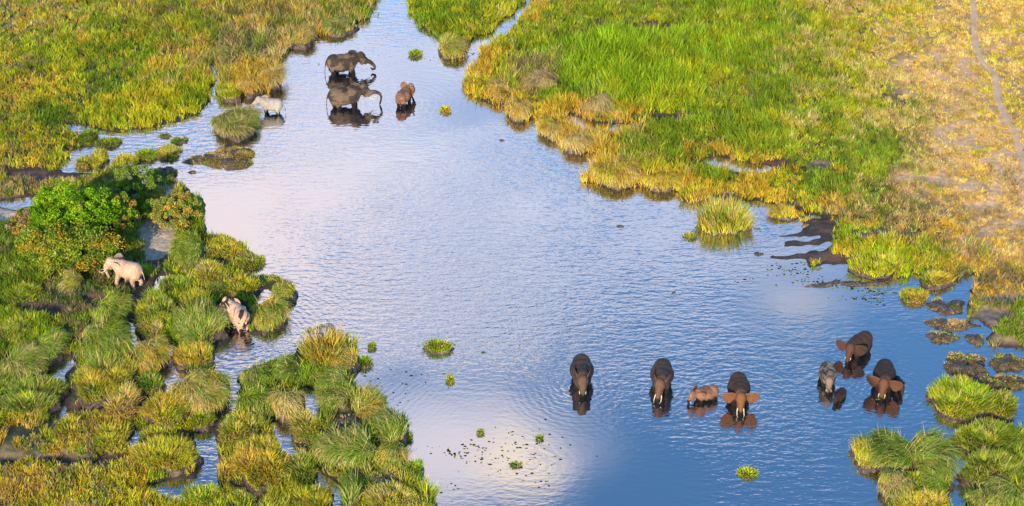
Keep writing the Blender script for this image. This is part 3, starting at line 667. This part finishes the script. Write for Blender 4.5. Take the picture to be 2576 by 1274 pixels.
# ------------------------------------------------------------------ open grassland as stuff
def grass_field(name, label, sel, dens, bl, seed, cat='grass'):
    x0, x1, y0, y1 = sel['box']; A = (x1 - x0) * (y1 - y0); n_ = int(A * dens)
    x = rng.uniform(x0, x1, n_); y = rng.uniform(y0, y1, n_)
    u, v = in_frame(x, y)
    inside = (u > -260) & (u < 2840) & (v > -240) & (v < 1500)
    sdv = samp(SD, x, y); mv = samp(MM, x, y); pv = samp(PD, x, y)
    sd_need = .12 + .65 * sel.get('edge', 0)
    near = (u > -40) & (u < 2620) & (v > -50) & (v < 1340)
    keep = inside & (near | (rng.random(n_) < .35)) & (sdv > sd_need) & (mv < rng.uniform(.25, .75, n_)) & (pv > .28 + .35 * rng.random(n_)) & sel['f'](u, v, x, y)
    x, y = x[keep], y[keep]
    ok = np.ones(len(x), bool)
    for (cx_, cy_, rx, ry) in FOOT:
        ok &= ((x - cx_) / rx) ** 2 + ((y - cy_) / ry) ** 2 > .8
    x, y = x[ok], y[ok]
    W, hh = mix_at(x, y); uu, vv = in_frame(x, y); s_ = samp(SD, x, y) + (fbm(x, y, 2, 61) - .5) * 2   # golden sunlight on the east pond edge, put into the blade colours
    e_ = (uu > 1150) & (uu < 1960) & (vv < 530); W[:, KEYS.index('O')] *= np.where(e_, np.where(s_ < 2.6, 4.5, .22), 1); W[:, KEYS.index('T')] *= np.where(e_ & (s_ > 2.2), .5, 1); W[:, KEYS.index('G')] += np.where(e_ & (s_ > 2.2), .25, 0)
    W[:, KEYS.index('O')] *= np.where((uu > 2150) & (vv < 560), .9, 1)
    dr_ = sstep(2180, 2380, uu + (fbm(x, y, 6, 64) - .5) * 260) * (vv < 620); W[:, KEYS.index('G')] *= 1 - .8 * dr_; W[:, KEYS.index('D')] *= 1 - .8 * dr_; W[:, KEYS.index('Y')] *= 1 - .5 * dr_; hh = hh * (1 - .25 * dr_)
    # bare gaps on dry ground
    dryw = W[:, KEYS.index('T')] + W[:, KEYS.index('B')]
    gap = fbm(x, y, 1.5, 500 + seed, 2); k = gap > .18 + .20 * sstep(.30, .6, dryw) * sel.get('gap', 1)
    if sel.get('marsh'):
        u_, v_ = in_frame(x, y); k &= (gap > .38) | (v_ > 1190) | ((u_ < 130) & (v_ < 1000))
    x, y, W, hh = x[k], y[k], W[k], hh[k]
    z = samp(HT, x, y)
    size = (.45 + 1.1 * fbm(x, y, 1.9, 700 + seed, 2)) * rng.uniform(.75, 1.25, len(x)) * hh * sel.get('hk', 1)
    tcol = pick(W, x, y)
    size = size * np.where(tcol.sum(1) > .0, 1, 1)
    rep = bl; n2 = len(x) * rep; size *= 1.2
    ti = np.repeat(np.arange(len(x)), rep)
    spread = .10 + .22 * size[ti]
    th = rng.uniform(0, 2 * math.pi, n2); r = np.sqrt(rng.random(n2))
    P = np.stack([x[ti] + np.cos(th) * r * spread, y[ti] + np.sin(th) * r * spread, z[ti] - .03], 1)
    L = size[ti] * rng.uniform(.55, 1.2, n2)
    comb = fbm(x, y, 6, 900, 2)[ti] * 12
    az = np.where(rng.random(n2) < .3, comb, th + rng.normal(0, .5, n2))
    drop = fbm(x, y, 4, 930, 2)[ti]
    V, T_, C = blades(P, az, .05 + .28 * r + rng.uniform(0, .12, n2), .2 + 1.5 * drop * rng.random(n2), L, np.full(n2, sel.get('w', .06)) * (.8 + .5 * rng.random(n2)), jitter(tcol[ti], .17), seg=2)
    o = mesh_np(name, V, [T_], M_GRASS, C)
    tag(o, label, cat, kind='stuff'); print(name, len(x), 'tufts', n2, 'blades'); return o
def is_west(u, v, x, y): return (u < 1000 + (v < 100) * 40) & (v < 450)
def is_marsh(u, v, x, y): return (u < 1200) & (v >= 450)
def is_reed(u, v, x, y):
    n_ = (fbm(x, y, 4, 222) - .5) * 120
    return (u + n_ > 1415) & (u + n_ < 1715) & (v + n_ * .4 > 105) & (v + n_ * .3 < 285)
def is_dry(u, v, x, y): return (u > 2130 + 180 * (v / 500 - .3) + (fbm(x, y, 8, 223) - .5) * 500) & (v < 680)
def is_east(u, v, x, y): return (u >= 1000) & ~is_reed(u, v, x, y) & ~is_dry(u, v, x, y) & ((v < 880) | (u > 1800))
BOX = (-86, 86, 106, 244)
grass_field('meadow_grass', 'mixed green, yellow and rust marsh grass of the north west meadow', {'box': BOX, 'f': is_west}, 9, 11, 1)
grass_field('marsh_grass', 'green and yellow grass between the tussocks of the south west marsh', {'box': BOX, 'f': is_marsh, 'edge': .5, 'hk': .9, 'marsh': 1}, 14, 10, 2)
grass_field('reed_grass', 'tall lime green reeds standing in the east meadow', {'box': BOX, 'f': is_reed, 'w': .075, 'gap': 0}, 8, 10, 3, 'reeds')
grass_field('bank_grass', 'green grass with golden edges along the east bank of the pond', {'box': BOX, 'f': is_east}, 9, 10, 4)
grass_field('dry_grass', 'short dry golden grass over bare earth at the far right', {'box': BOX, 'f': is_dry, 'w': .055, 'hk': 1.0}, 12, 9, 5)

# leafy herbs woven through the meadow
def leaves(C, size, col, flat=.5):
    n_ = len(C); q = rng.normal(0, 1, (n_, 3)); q[:, 2] += flat; q /= np.linalg.norm(q, axis=1)[:, None]
    r = rng.normal(0, 1, (n_, 3)); a = np.cross(q, r); a /= np.linalg.norm(a, axis=1)[:, None]; b = np.cross(q, a)
    s = size[:, None]; V = np.stack([C - a * s, C - b * s * .55, C + a * s, C + b * s * .55], 1).reshape(-1, 3)
    F = np.arange(n_ * 4).reshape(-1, 4); return V, F, np.repeat(col, 4, 0)
def herb_field(name, label, f, dens, per):
    n_ = int((BOX[1] - BOX[0]) * (BOX[3] - BOX[2]) * dens); x = rng.uniform(BOX[0], BOX[1], n_); y = rng.uniform(BOX[2], BOX[3], n_)
    u, v = in_frame(x, y); k = (u > -120) & (u < 2700) & (v > -100) & (v < 1400) & (samp(SD, x, y) > .3) & (samp(MM, x, y) < .4) & f(u, v, x, y) & (fbm(x, y, 3.5, 990) > .45)
    x, y = x[k], y[k]; W, hh = mix_at(x, y); tc_ = pick(W, x, y); hz = hh * rng.uniform(.5, 1.2, len(x)); z = samp(HT, x, y)
    ti = np.repeat(np.arange(len(x)), per); m_ = len(ti); d = rng.normal(0, 1, (m_, 3)); d /= np.linalg.norm(d, axis=1)[:, None]; d[:, 2] = np.abs(d[:, 2])
    rr = rng.uniform(.55, 1, m_)[:, None] * d * np.stack([hz[ti] * .8, hz[ti] * .8, hz[ti]], 1)
    C = np.stack([x[ti], y[ti], z[ti]], 1) + rr
    V, F, Cc = leaves(C, rng.uniform(.04, .08, m_), jitter(tc_[ti], .22)); o = mesh_np(name, V, [F], M_LEAF, Cc); tag(o, label, 'herbs', kind='stuff'); print(name, m_)
herb_field('meadow_herbs', 'small leafy herbs scattered through the north west meadow', lambda u, v, x, y: (u < 960) & (v < 450), .7, 34)
herb_field('marsh_herbs', 'small leafy herbs between the tussocks at the lower left', lambda u, v, x, y: (u < 1150) & (v > 600), .8, 34)
herb_field('bank_herbs', 'small leafy herbs in the grass of the east bank', lambda u, v, x, y: (u > 1000) & (u < 2576), .2, 30)

# floating weed flecks
def weed(name, label, spots, dark):
    P = []
    for (u, v, ru, rv, k) in spots:
        a = rng.normal(0, .5, (k, 2)); P += [(*at(u + ru * p[0], v + rv * p[1]), .012) for p in a[::2]]
    P = np.array(P); d = samp(SD, P[:, 0], P[:, 1]) < -.1; P = P[d]; n_ = len(P)
    P[:, :2] += (vn(P[:, 0] * .8, P[:, 1] * .8, 4)[:, None] - .5) * 1.2
    na = 7; a = np.linspace(0, 2 * math.pi, na, endpoint=False); s = rng.uniform(.03, .11, (n_, 1)) * rng.uniform(.6, 1.2, (n_, na)); ph = rng.uniform(0, 6.28, (n_, 1))
    st = rng.uniform(.8, 1.8, (n_, 1)); top = np.stack([P[:, :1] + np.cos(a + ph) * s * st, P[:, 1:2] + np.sin(a + ph) * s, np.full((n_, na), .02)], -1)
    bot = top.copy(); bot[..., 2] = -.02
    V = np.concatenate([top, bot], 1).reshape(-1, 3); b = np.arange(n_)[:, None] * 2 * na; F1 = b + np.arange(na)
    i = np.arange(na); side = np.stack([i + na, (i + 1) % na + na, (i + 1) % na, i], 1); F2 = (b[:, :, None] + side[None]).reshape(-1, 4)
    col = jitter(np.array([PAL['D'], (.05, .035, .03), PAL['G'], (.03, .03, .02)])[rng.choice(4, n_, p=dark)], .2)
    o = mesh_np(name, V, [F1, F2], M_LEAF, np.repeat(col, 2 * na, 0)); tag(o, label, 'floating weed', kind='stuff')
weed('floating_weed', 'dark water weed flecks drifting around the bright cloud reflection',
     [(1220,1140,200,70,150),(1150,1140,60,20,60),(1330,1120,90,60,50),(1250,1160,80,40,60),(1000,960,120,60,60),(1350,1210,150,60,25),(1120,1240,80,40,25),(930,1040,60,60,25)], (.3, .5, .05, .15))
weed('weed_mat', 'patchy brown and green weed mats beside the mud flats',
     [(2000,680,70,26,180),(1960,660,50,20,60),(2060,712,90,6,130),(2140,722,60,8,110),(2205,740,34,24,170),(2150,750,60,8,40),(2190,708,80,8,60),(1900,700,80,30,20)], (.3, .45, .2, .05))
weed('lily_leaves', 'small green leaves floating along the banks',
     [(1470,450,20,8,60),(1240,262,40,10,60),(1180,130,25,16,50),(945,40,30,8,40),(250,330,60,5,60),(800,165,10,4,8),(1760,575,14,10,50),(1900,575,14,8,40),(1100,870,50,6,30),(1080,150,60,10,14),(2200,1010,40,10,8)], (.3, .05, .6, .05))

# mud bars of the flats
def mud_bar(u0, v0, u1, v1, label):
    a, b = at(u0, v0), at(u1, v1); c = (a + b) / 2; L = np.hypot(*(b - a)) / 2
    ang = math.atan2(b[1] - a[1], b[0] - a[0]); o_ = empty('mud_bar', (c[0], c[1], 0), ang)
    V, F, _, _ = lump(0, 0, L, max(.35, L * .13), .14, int(u0) % 997, z0=-.3, na=64, rough=.8)
    V[:, 1] += .5 * (vn(V[:, 0] * .6 + u0, V[:, 0] * 0, 8) - .5) * 2
    mesh_np('mud', V, F, M_MUD, None, o_, True); tag(o_, label, 'mud bar', 'mud bars of the flats')
mud_bar(1900,647,1920,644,'short stub of mud at the lower left tip of the flats')
mud_bar(2030,718,2120,712,'thin wavy mud ridge in the water below the flats')
mud_bar(2115,720,2240,706,'mud ridge under the dark rim of the bright reed bed')

# ------------------------------------------------------------------ shrubs
def shrub(name, label, cat, u, v, wid, dep, hgt, cols, leaf, nclump, per, seed, trunk_r=.14, skirt=.05, group='shrubs on the west bank', low=None):
    r = np.random.default_rng(seed); p = at(u, v); z0 = float(samp(HT, np.array([p[0]]), np.array([p[1]]))[0])
    root = empty(name, (p[0], p[1], z0))
    # clump centres through the crown volume
    d = r.normal(0, 1, (nclump, 3)); d /= np.linalg.norm(d, axis=1)[:, None]; rad = r.random(nclump) ** .38
    C = d * rad[:, None] * np.array([wid / 2, dep / 2, hgt * .5]); C[:, 2] += hgt * (.5 + skirt)
    C[:, :2] *= (1 - .25 * np.clip((C[:, 2:3] / hgt - .6), 0, 1)); C[:, 2] = np.maximum(C[:, 2], .25)
    cs = r.uniform(.45, 1.0, nclump) * max(.45, wid * .095)
    ti = np.repeat(np.arange(nclump), per); m_ = len(ti); q = r.normal(0, 1, (m_, 3)); q /= np.linalg.norm(q, axis=1)[:, None]
    L = C[ti] + q * (r.random(m_) ** .45)[:, None] * cs[ti][:, None] * np.array([1, 1, .8])
    cc = np.array([PAL[k] if isinstance(k, str) else k for k in cols]); ci = r.integers(0, len(cc), nclump)
    col = jitter(cc[ci][ti], .22)
    V, F, Cl = leaves(L, r.uniform(.6, 1.25, m_) * leaf, col, .3)
    mesh_np('crown', V, [F], M_LEAF, Cl, root)
    # stems: tapered tubes from the base to clump centres
    bm = bmesh.new(); sel = r.choice(nclump, min(nclump, 26), replace=False)
    for i in sel:
        e = Vector(C[i]); s = Vector((r.normal(0, .15 * wid * .3), r.normal(0, .15 * dep * .3), -.2)); mid = (s + e) / 2 + Vector((0, 0, hgt * .12))
        pts = [s, s.lerp(mid, .6), mid, mid.lerp(e, .6), e]; rr = [trunk_r, trunk_r * .8, trunk_r * .55, trunk_r * .4, trunk_r * .15]; prev = None
        for k in range(5):
            t_ = (pts[min(k + 1, 4)] - pts[max(k - 1, 0)]).normalized(); ax = t_.orthogonal().normalized(); ay = t_.cross(ax)
            ring = [bm.verts.new(pts[k] + (ax * math.cos(a) + ay * math.sin(a)) * rr[k]) for a in np.linspace(0, 2 * math.pi, 6, endpoint=False)]
            if prev: [bm.faces.new((prev[j], prev[(j + 1) % 6], ring[(j + 1) % 6], ring[j])) for j in range(6)]
            prev = ring
    me = bpy.data.meshes.new('trunk'); bm.to_mesh(me); bm.free(); me.materials.append(M_BARK); o = bpy.data.objects.new('trunk', me); COL.objects.link(o); o.parent = root
    tag(root, label, cat, group); return root
shrub('leafy_tree', 'bright green leafy tree rising from the middle of the big bush', 'tree', 195, 622, 9.6, 5.8, 5.6, [(.15,.28,.012),(.22,.36,.015),(.10,.20,.012),(.32,.42,.02)], .14, 170, 120, 1, .2, .2)
shrub('olive_bush', 'wide olive and rust bush wrapped around the foot of the bright green tree', 'bush', 185, 684, 10.6, 4.4, 4.2, ['G','D',(.26,.27,.03),(.42,.28,.03),'S',(.30,.30,.03),(.20,.24,.03)], .12, 200, 110, 2)
shrub('olive_bush', 'rusty olive bush filling the right flank of the bright green tree', 'bush', 292, 600, 5.2, 3.8, 4.4, ['G',(.27,.22,.04),'S',(.42,.26,.05)], .12, 90, 110, 3)
shrub('olive_bush', 'brownish bush at the far left flank of the bright green tree', 'bush', 72, 600, 3.6, 3.2, 2.6, ['B',(.28,.20,.06),'S',(.40,.24,.06)], .12, 70, 110, 4)
shrub('grey_green_shrub', 'feathery grey green shrub between the bright tree and the golden shrub', 'shrub', 338, 520, 5.6, 4.0, 4.2, ['S',(.24,.28,.10),'G',(.20,.24,.08)], .09, 110, 130, 5)
shrub('golden_shrub', 'rounded golden shrub at the water edge on the west bank', 'shrub', 446, 572, 5.2, 4.2, 3.6, [(.50,.34,.06),(.42,.31,.06),'S',(.32,.28,.06),(.26,.26,.06)], .10, 130, 130, 6)
shrub('grey_green_shrub', 'dull green shrub touching the left side of the golden shrub', 'shrub', 396, 556, 2.6, 2.4, 2.4, ['G','S'], .09, 40, 120, 7)

# ------------------------------------------------------------------ elephants
def ico_pts(): pass
def capsule(bm, a, b, ra, rb, seg=12, rings=4):
    a, b = Vector(a), Vector(b); t_ = b - a; L = t_.length; t_ = t_ / max(L, 1e-6); ax = t_.orthogonal().normalized(); ay = t_.cross(ax)
    prof = []
    for k in range(rings): th = math.pi / 2 * (k + .35) / rings; prof.append((a - t_ * ra * math.cos(th), ra * math.sin(th)))
    for k in range(6): s = k / 5; prof.append((a.lerp(b, s), ra + (rb - ra) * s))
    for k in range(rings): th = math.pi / 2 * (rings - k - .65) / rings; prof.append((b + t_ * rb * math.cos(th), rb * math.sin(th)))
    prev = None
    for c, r in prof:
        ring = [bm.verts.new(c + (ax * math.cos(q) + ay * math.sin(q)) * r) for q in np.linspace(0, 2 * math.pi, seg, endpoint=False)]
        if prev: [bm.faces.new((prev[j], prev[(j + 1) % seg], ring[(j + 1) % seg], ring[j])) for j in range(seg)]
        else: bm.faces.new(ring[::-1])
        prev = ring
    bm.faces.new(prev)
def ellipsoid(bm, c, r, rot=None):
    ret = bmesh.ops.create_icosphere(bm, subdivisions=3, radius=1)
    M = Matrix.Translation(c) @ (rot.to_4x4() if rot else Matrix.Identity(4)) @ Matrix.Diagonal((*r, 1))
    bmesh.ops.transform(bm, matrix=M, verts=ret['verts'])
def chain(bm, pts, rad, seg=12):
    for i in range(len(pts) - 1): capsule(bm, pts[i], pts[i + 1], rad[i], rad[i + 1], seg)
EAR = [(0, .34), (.28, .48), (.66, .50), (.98, .34), (1.12, .02), (1.06, -.34), (.84, -.68), (.54, -.90), (.32, -.86), (.16, -.5), (.0, -.30)]
TR = {'down': [(2.62, 0, 1.75), (2.66, 0, 1.25), (2.62, 0, .8), (2.7, 0, .35)],
      'curl': [(2.72, 0, 1.98), (3.02, 0, 1.72), (3.24, 0, 1.45), (3.22, 0, 1.20), (3.02, 0, 1.10), (2.84, 0, 1.28)],
      'reach': [(2.72, 0, 1.80), (3.08, 0, 1.42), (3.45, 0, 1.10), (3.75, 0, .85)],
      'arch': [(2.78, 0, 2.16), (3.08, 0, 2.10), (3.36, 0, 1.92), (3.48, 0, 1.6), (3.42, 0, 1.2), (3.28, 0, .8)],
      'side': [(2.58, .1, 1.7), (2.62, .35, 1.2), (2.66, .62, .85), (2.7, .95, .6)],
      'hang': [(2.55, 0, 1.6), (2.45, 0, 1.1), (2.35, 0, .75), (2.5, 0, .5)]}
def elephant(u, v, yaw, sc, trunk, flare, cols, label, depth=.7, tusk=.7, legs=(0, 0, 0, 0), head=(0, 0), wet=.9, calf=False, mott=0, onland=False, wetcol=(.010, .007, .006), face=None):
    rot = Matrix.Rotation(R(yaw), 3, 'Z'); p = at(u, v)
    root = empty('elephant', (p[0], p[1], 0 if onland else -depth), R(yaw)); root.scale = (sc, sc, sc)
    if onland: root.location.z = float(samp(HT, np.array([p[0]]), np.array([p[1]]))[0]) - .03
    seed = int(u * 3 + v)
    bm = bmesh.new()
    # trunk of the body
    ellipsoid(bm, (.62, 0, 2.03), (.85, .82, .86)); ellipsoid(bm, (-.10, 0, 1.90), (1.15, .98, .90)); ellipsoid(bm, (-.80, 0, 2.02), (.78, .76, .84))
    ellipsoid(bm, (-.72, 0, 2.42), (.55, .34, .42)); ellipsoid(bm, (.70, 0, 2.52), (.6, .34, .38)); ellipsoid(bm, (0, 0, 2.42), (1.0, .30, .28))
    for s in (-1, 1): ellipsoid(bm, (-.92, s * .30, 1.72), (.52, .34, .72)); ellipsoid(bm, (.82, s * .32, 1.75), (.42, .30, .70))
    f1, f2, h1, h2 = legs
    for s, df, dh in ((-1, f1, h1), (1, f2, h2)):
        chain(bm, [(.84, s * .40, 1.6), (.90 + df * .5, s * .40, .88), (.86 + df, s * .40, .40), (.87 + df, s * .40, .20)], [.33, .235, .20, .235], 12)
        chain(bm, [(-.90, s * .38, 1.6), (-.74 + dh * .5, s * .39, .98), (-.96 + dh, s * .38, .45), (-.90 + dh, s * .38, .20)], [.42, .27, .19, .225], 12)
    # head, turned and pitched about the neck
    hp, hy = R(head[0]), R(head[1]); piv = Vector((1.35, 0, 2.38)); HR = Matrix.Rotation(hy, 4, 'Z') @ Matrix.Rotation(hp, 4, 'Y')
    HM = Matrix.Translation(piv) @ HR @ Matrix.Translation(-piv)
    hb = bmesh.new()
    capsule(hb, (1.15, 0, 2.30), (1.75, 0, 2.45), .56, .44); ellipsoid(hb, (1.88, 0, 2.46), (.48, .45, .55)); ellipsoid(hb, (1.86, 0, 2.80), (.32, .34, .26))
    ellipsoid(hb, (2.12, 0, 2.12), (.30, .31, .40)); ellipsoid(hb, (1.98, 0, 1.88), (.26, .20, .26))
    for s in (-1, 1): ellipsoid(hb, (2.08, s * .28, 2.45), (.16, .10, .14)); capsule(hb, (2.1, s * .2, 2.1), (2.34, s * .22, 1.82), .15, .10, 8)
    TP = [(2.18, 0, 2.30), (2.42, 0, 2.06)] + TR[trunk]; n_ = len(TP); rd = np.interp(np.linspace(0, 1, n_), [0, .25, .6, 1], [.30, .225, .135, .085])
    chain(hb, TP, rd, 12)
    for s, fl in ((-1, flare[0]), (1, flare[1])):
        ang = R(fl); hinge = Vector((1.62, s * .40, 2.40))
        ret = []; k = 1.05
        for side_ in (0, 1):
            ring = []
            for (a, b) in EAR:
                off = (side_ - .5) * .085; curve = .10 * math.sin(a * 2.6) - .12 * max(0, -b) * a
                ex, ey, ez = -a * k, off + curve + .12 * a, b * k        # folded back along the neck (+y outwards)
                rx_ = ex * math.cos(ang) + ey * math.sin(ang); ry_ = -ex * math.sin(ang) + ey * math.cos(ang)
                ring.append(hb.verts.new(hinge + Vector((rx_, s * ry_, ez))))
            cen = sum((q.co for q in ring), Vector()) / len(ring)
            cv = hb.verts.new(cen); ret.append((ring, cv))
        (r0_, c0), (r1_, c1) = ret; m_ = len(EAR)
        for j in range(m_):
            jj = (j + 1) % m_
            hb.faces.new((r0_[j], r0_[jj], c0)); hb.faces.new((r1_[jj], r1_[j], c1)); hb.faces.new((r0_[jj], r0_[j], r1_[j], r1_[jj]))
    bmesh.ops.recalc_face_normals(hb, faces=hb.faces); hb.transform(HM)
    tmp = bpy.data.meshes.new('tmp'); hb.to_mesh(tmp); hb.free(); bm.from_mesh(tmp); bpy.data.meshes.remove(tmp)
    sw_ = .12 * math.sin(seed); tail = [(-1.50, 0, 2.25), (-1.66, sw_, 1.85), (-1.72, sw_ * 2, 1.4), (-1.74, sw_ * 3, 1.05)]
    chain(bm, tail, [.10, .065, .05, .045], 8)
    me = bpy.data.meshes.new('body'); bm.to_mesh(me); bm.free()
    o = bpy.data.objects.new('body', me); COL.objects.link(o)
    md = o.modifiers.new('r', 'REMESH'); md.mode = 'VOXEL'; md.voxel_size = .042; md.use_smooth_shade = True
    ms = o.modifiers.new('s', 'SMOOTH'); ms.factor = .5; ms.iterations = 9
    dg = bpy.context.evaluated_depsgraph_get(); dg.update(); me2 = bpy.data.meshes.new_from_object(o.evaluated_get(dg)); o.modifiers.clear(); o.data = me2; bpy.data.meshes.remove(me); me2.name = 'body'
    nv = len(me2.vertices); co = np.empty(nv * 3, np.float32); me2.vertices.foreach_get('co', co); co = co.reshape(-1, 3)
    x, y, z = co.T
    base_, alt = np.array(cols[0]), np.array(cols[1])
    f = (fbm(x * 1.0 + seed, z * 1.3 + y * .7, .55, seed, 3)); f = sstep(.42, .62, f)[:, None]
    c = base_ * (1 - f * .55) + alt * f * .55
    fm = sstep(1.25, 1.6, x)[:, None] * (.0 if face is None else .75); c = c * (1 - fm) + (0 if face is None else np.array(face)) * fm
    if mott:
        mm_ = sstep(.55, .60, fbm(x + 9 + y, z + y * .6 + seed, .42, seed + 4, 3))[:, None] * mott; c = c * (1 - mm_) + np.array(wetcol) * mm_
    wl = (depth if not onland else .0) / sc
    edge = sstep(wl + wet + .18, wl + wet - .12, z + (fbm(x * 2, y * 2 + z, .5, seed + 8, 2) - .5) * .9)[:, None]
    c = c * (1 - edge) + np.array(wetcol) * edge
    a_ = me2.color_attributes.new('Col', 'FLOAT_COLOR', 'POINT'); cc = np.ones((nv, 4), np.float32); cc[:, :3] = c; a_.data.foreach_set('color', cc.ravel())
    me2.materials.clear(); me2.materials.append(M_SKIN); o.parent = root
    def part(name, build, mat, headed=True):
        b_ = bmesh.new(); build(b_)
        if headed: b_.transform(HM)
        m2 = bpy.data.meshes.new(name); b_.to_mesh(m2); b_.free(); m2.materials.append(mat)
        for q in m2.polygons: q.use_smooth = True
        oo = bpy.data.objects.new(name, m2); COL.objects.link(oo); oo.parent = root
    for s in (-1, 1):
        if tusk:
            T0 = Vector((2.30, s * .22, 1.86)); P_ = [T0, T0 + Vector((.22, s * .05, -.24)) * tusk * 1.3, T0 + Vector((.50, s * .06, -.36)) * tusk * 1.3, T0 + Vector((.74, s * .0, -.30)) * tusk * 1.3]
            part('tusk', lambda b_: chain(b_, P_, [.052, .046, .034, .014], 8), M_TUSK)
        part('eye', lambda b_: ellipsoid(b_, (2.19, s * .345, 2.44), (.05, .03, .04)), M_EYE)
    e0 = Vector(tail[-1]); part('tail_tuft', lambda b_: capsule(b_, e0, e0 - Vector((.02, 0, .25)), .05, .02, 6), M_HAIR, False)
    tag(root, label, 'elephant', 'elephants of the herd at the pond'); return root

GREY = [(.042, .027, .020), (.19, .125, .08)]; BROWN = [(.055, .026, .018), (.03, .016, .013)]; DARK = [(.038, .020, .017), (.022, .013, .012)]
PINK = [(.56, .33, .22), (.42, .25, .18)]; PALE = [(.38, .31, .27), (.30, .24, .20)]; SLATE = [(.035, .022, .022), (.075, .040, .030)]; RED = [(.26, .12, .07), (.09, .042, .03)]
elephant(862,184,7,1.2,'curl',(12,12),GREY,'bull elephant farthest up the pond, trunk curled to its mouth',depth=.95,legs=(.25,-.15,-.2,.25),head=(2,-4),wet=.5,tusk=.45)
elephant(868,268,9,1.2,'arch',(14,14),GREY,'bull elephant just below the farthest one, trunk arched down to the water, tusks forward',depth=.95,legs=(-.1,.2,.3,-.25),head=(-2,-6),wet=.45,tusk=.75)
elephant(1016,262,68,.86,'side',(60,70),RED,'reddish elephant seen from behind with its ears out beside the two bulls',depth=.6,head=(8,-25),wet=.6,tusk=.3)
elephant(686,284,171,.82,'reach',(10,10),PALE,'pale grey elephant at the left bank reaching its trunk to a tussock',depth=.5,legs=(.1,-.1,.2,-.1),head=(0,6),wet=.5,tusk=0)
elephant(328,722,160,.98,'hang',(55,14),PINK,'pale pink elephant with pointed tusks walking through mud below the big bush',depth=0,onland=True,legs=(-.3,.4,-.15,.35),head=(4,12),wet=.25,tusk=.9,wetcol=(.10,.08,.09))
elephant(602,822,128,1.0,'reach',(0,12),PINK,'pink elephant with dark wet blotches wading between two big tussocks',depth=.6,head=(2,12),wet=.25,mott=.95,tusk=.3)
elephant(812,866,222,.9,'down',(20,20),PALE,'elephant almost hidden behind the tall orange topped tussock',depth=.6,head=(0,0),wet=.2,mott=.5,tusk=.5)
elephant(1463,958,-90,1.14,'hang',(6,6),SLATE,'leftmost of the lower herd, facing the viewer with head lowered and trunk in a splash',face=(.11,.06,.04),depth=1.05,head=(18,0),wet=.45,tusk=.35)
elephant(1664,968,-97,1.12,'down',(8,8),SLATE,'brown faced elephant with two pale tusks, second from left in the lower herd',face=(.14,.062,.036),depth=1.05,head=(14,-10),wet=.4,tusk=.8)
elephant(1776,1004,203,0.74,'down',(22,22),RED,'young tan elephant facing left with its trunk tip in the water',depth=.8,head=(12,5),wet=.5,tusk=.3)
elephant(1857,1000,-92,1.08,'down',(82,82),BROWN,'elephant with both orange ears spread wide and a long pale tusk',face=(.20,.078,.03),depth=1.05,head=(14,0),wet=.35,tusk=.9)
elephant(2080,958,-93,0.86,'down',(12,12),[(.05,.04,.035),(.34,.24,.18)],'smaller elephant with a pale right flank, left of the round backed calf',face=(.22,.13,.095),depth=.9,head=(14,-4),wet=.5,tusk=.4)  # paler second hide colour stands in for sunlight on the right flank
elephant(2113,1000,238,0.52,'hang',(8,8),DARK,'brown round backed calf half under water in front of the smaller elephant',depth=.7,head=(20,0),wet=.4,tusk=0)
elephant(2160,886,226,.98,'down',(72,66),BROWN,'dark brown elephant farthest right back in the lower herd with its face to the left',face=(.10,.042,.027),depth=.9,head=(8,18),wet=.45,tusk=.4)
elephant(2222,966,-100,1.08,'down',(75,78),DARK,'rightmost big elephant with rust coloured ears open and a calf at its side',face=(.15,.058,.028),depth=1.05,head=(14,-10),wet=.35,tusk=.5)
elephant(2257,978,-82,0.55,'hang',(10,10),DARK,'dark calf pressed against the right side of the rightmost big elephant',depth=.5,head=(10,0),wet=.4,tusk=0)
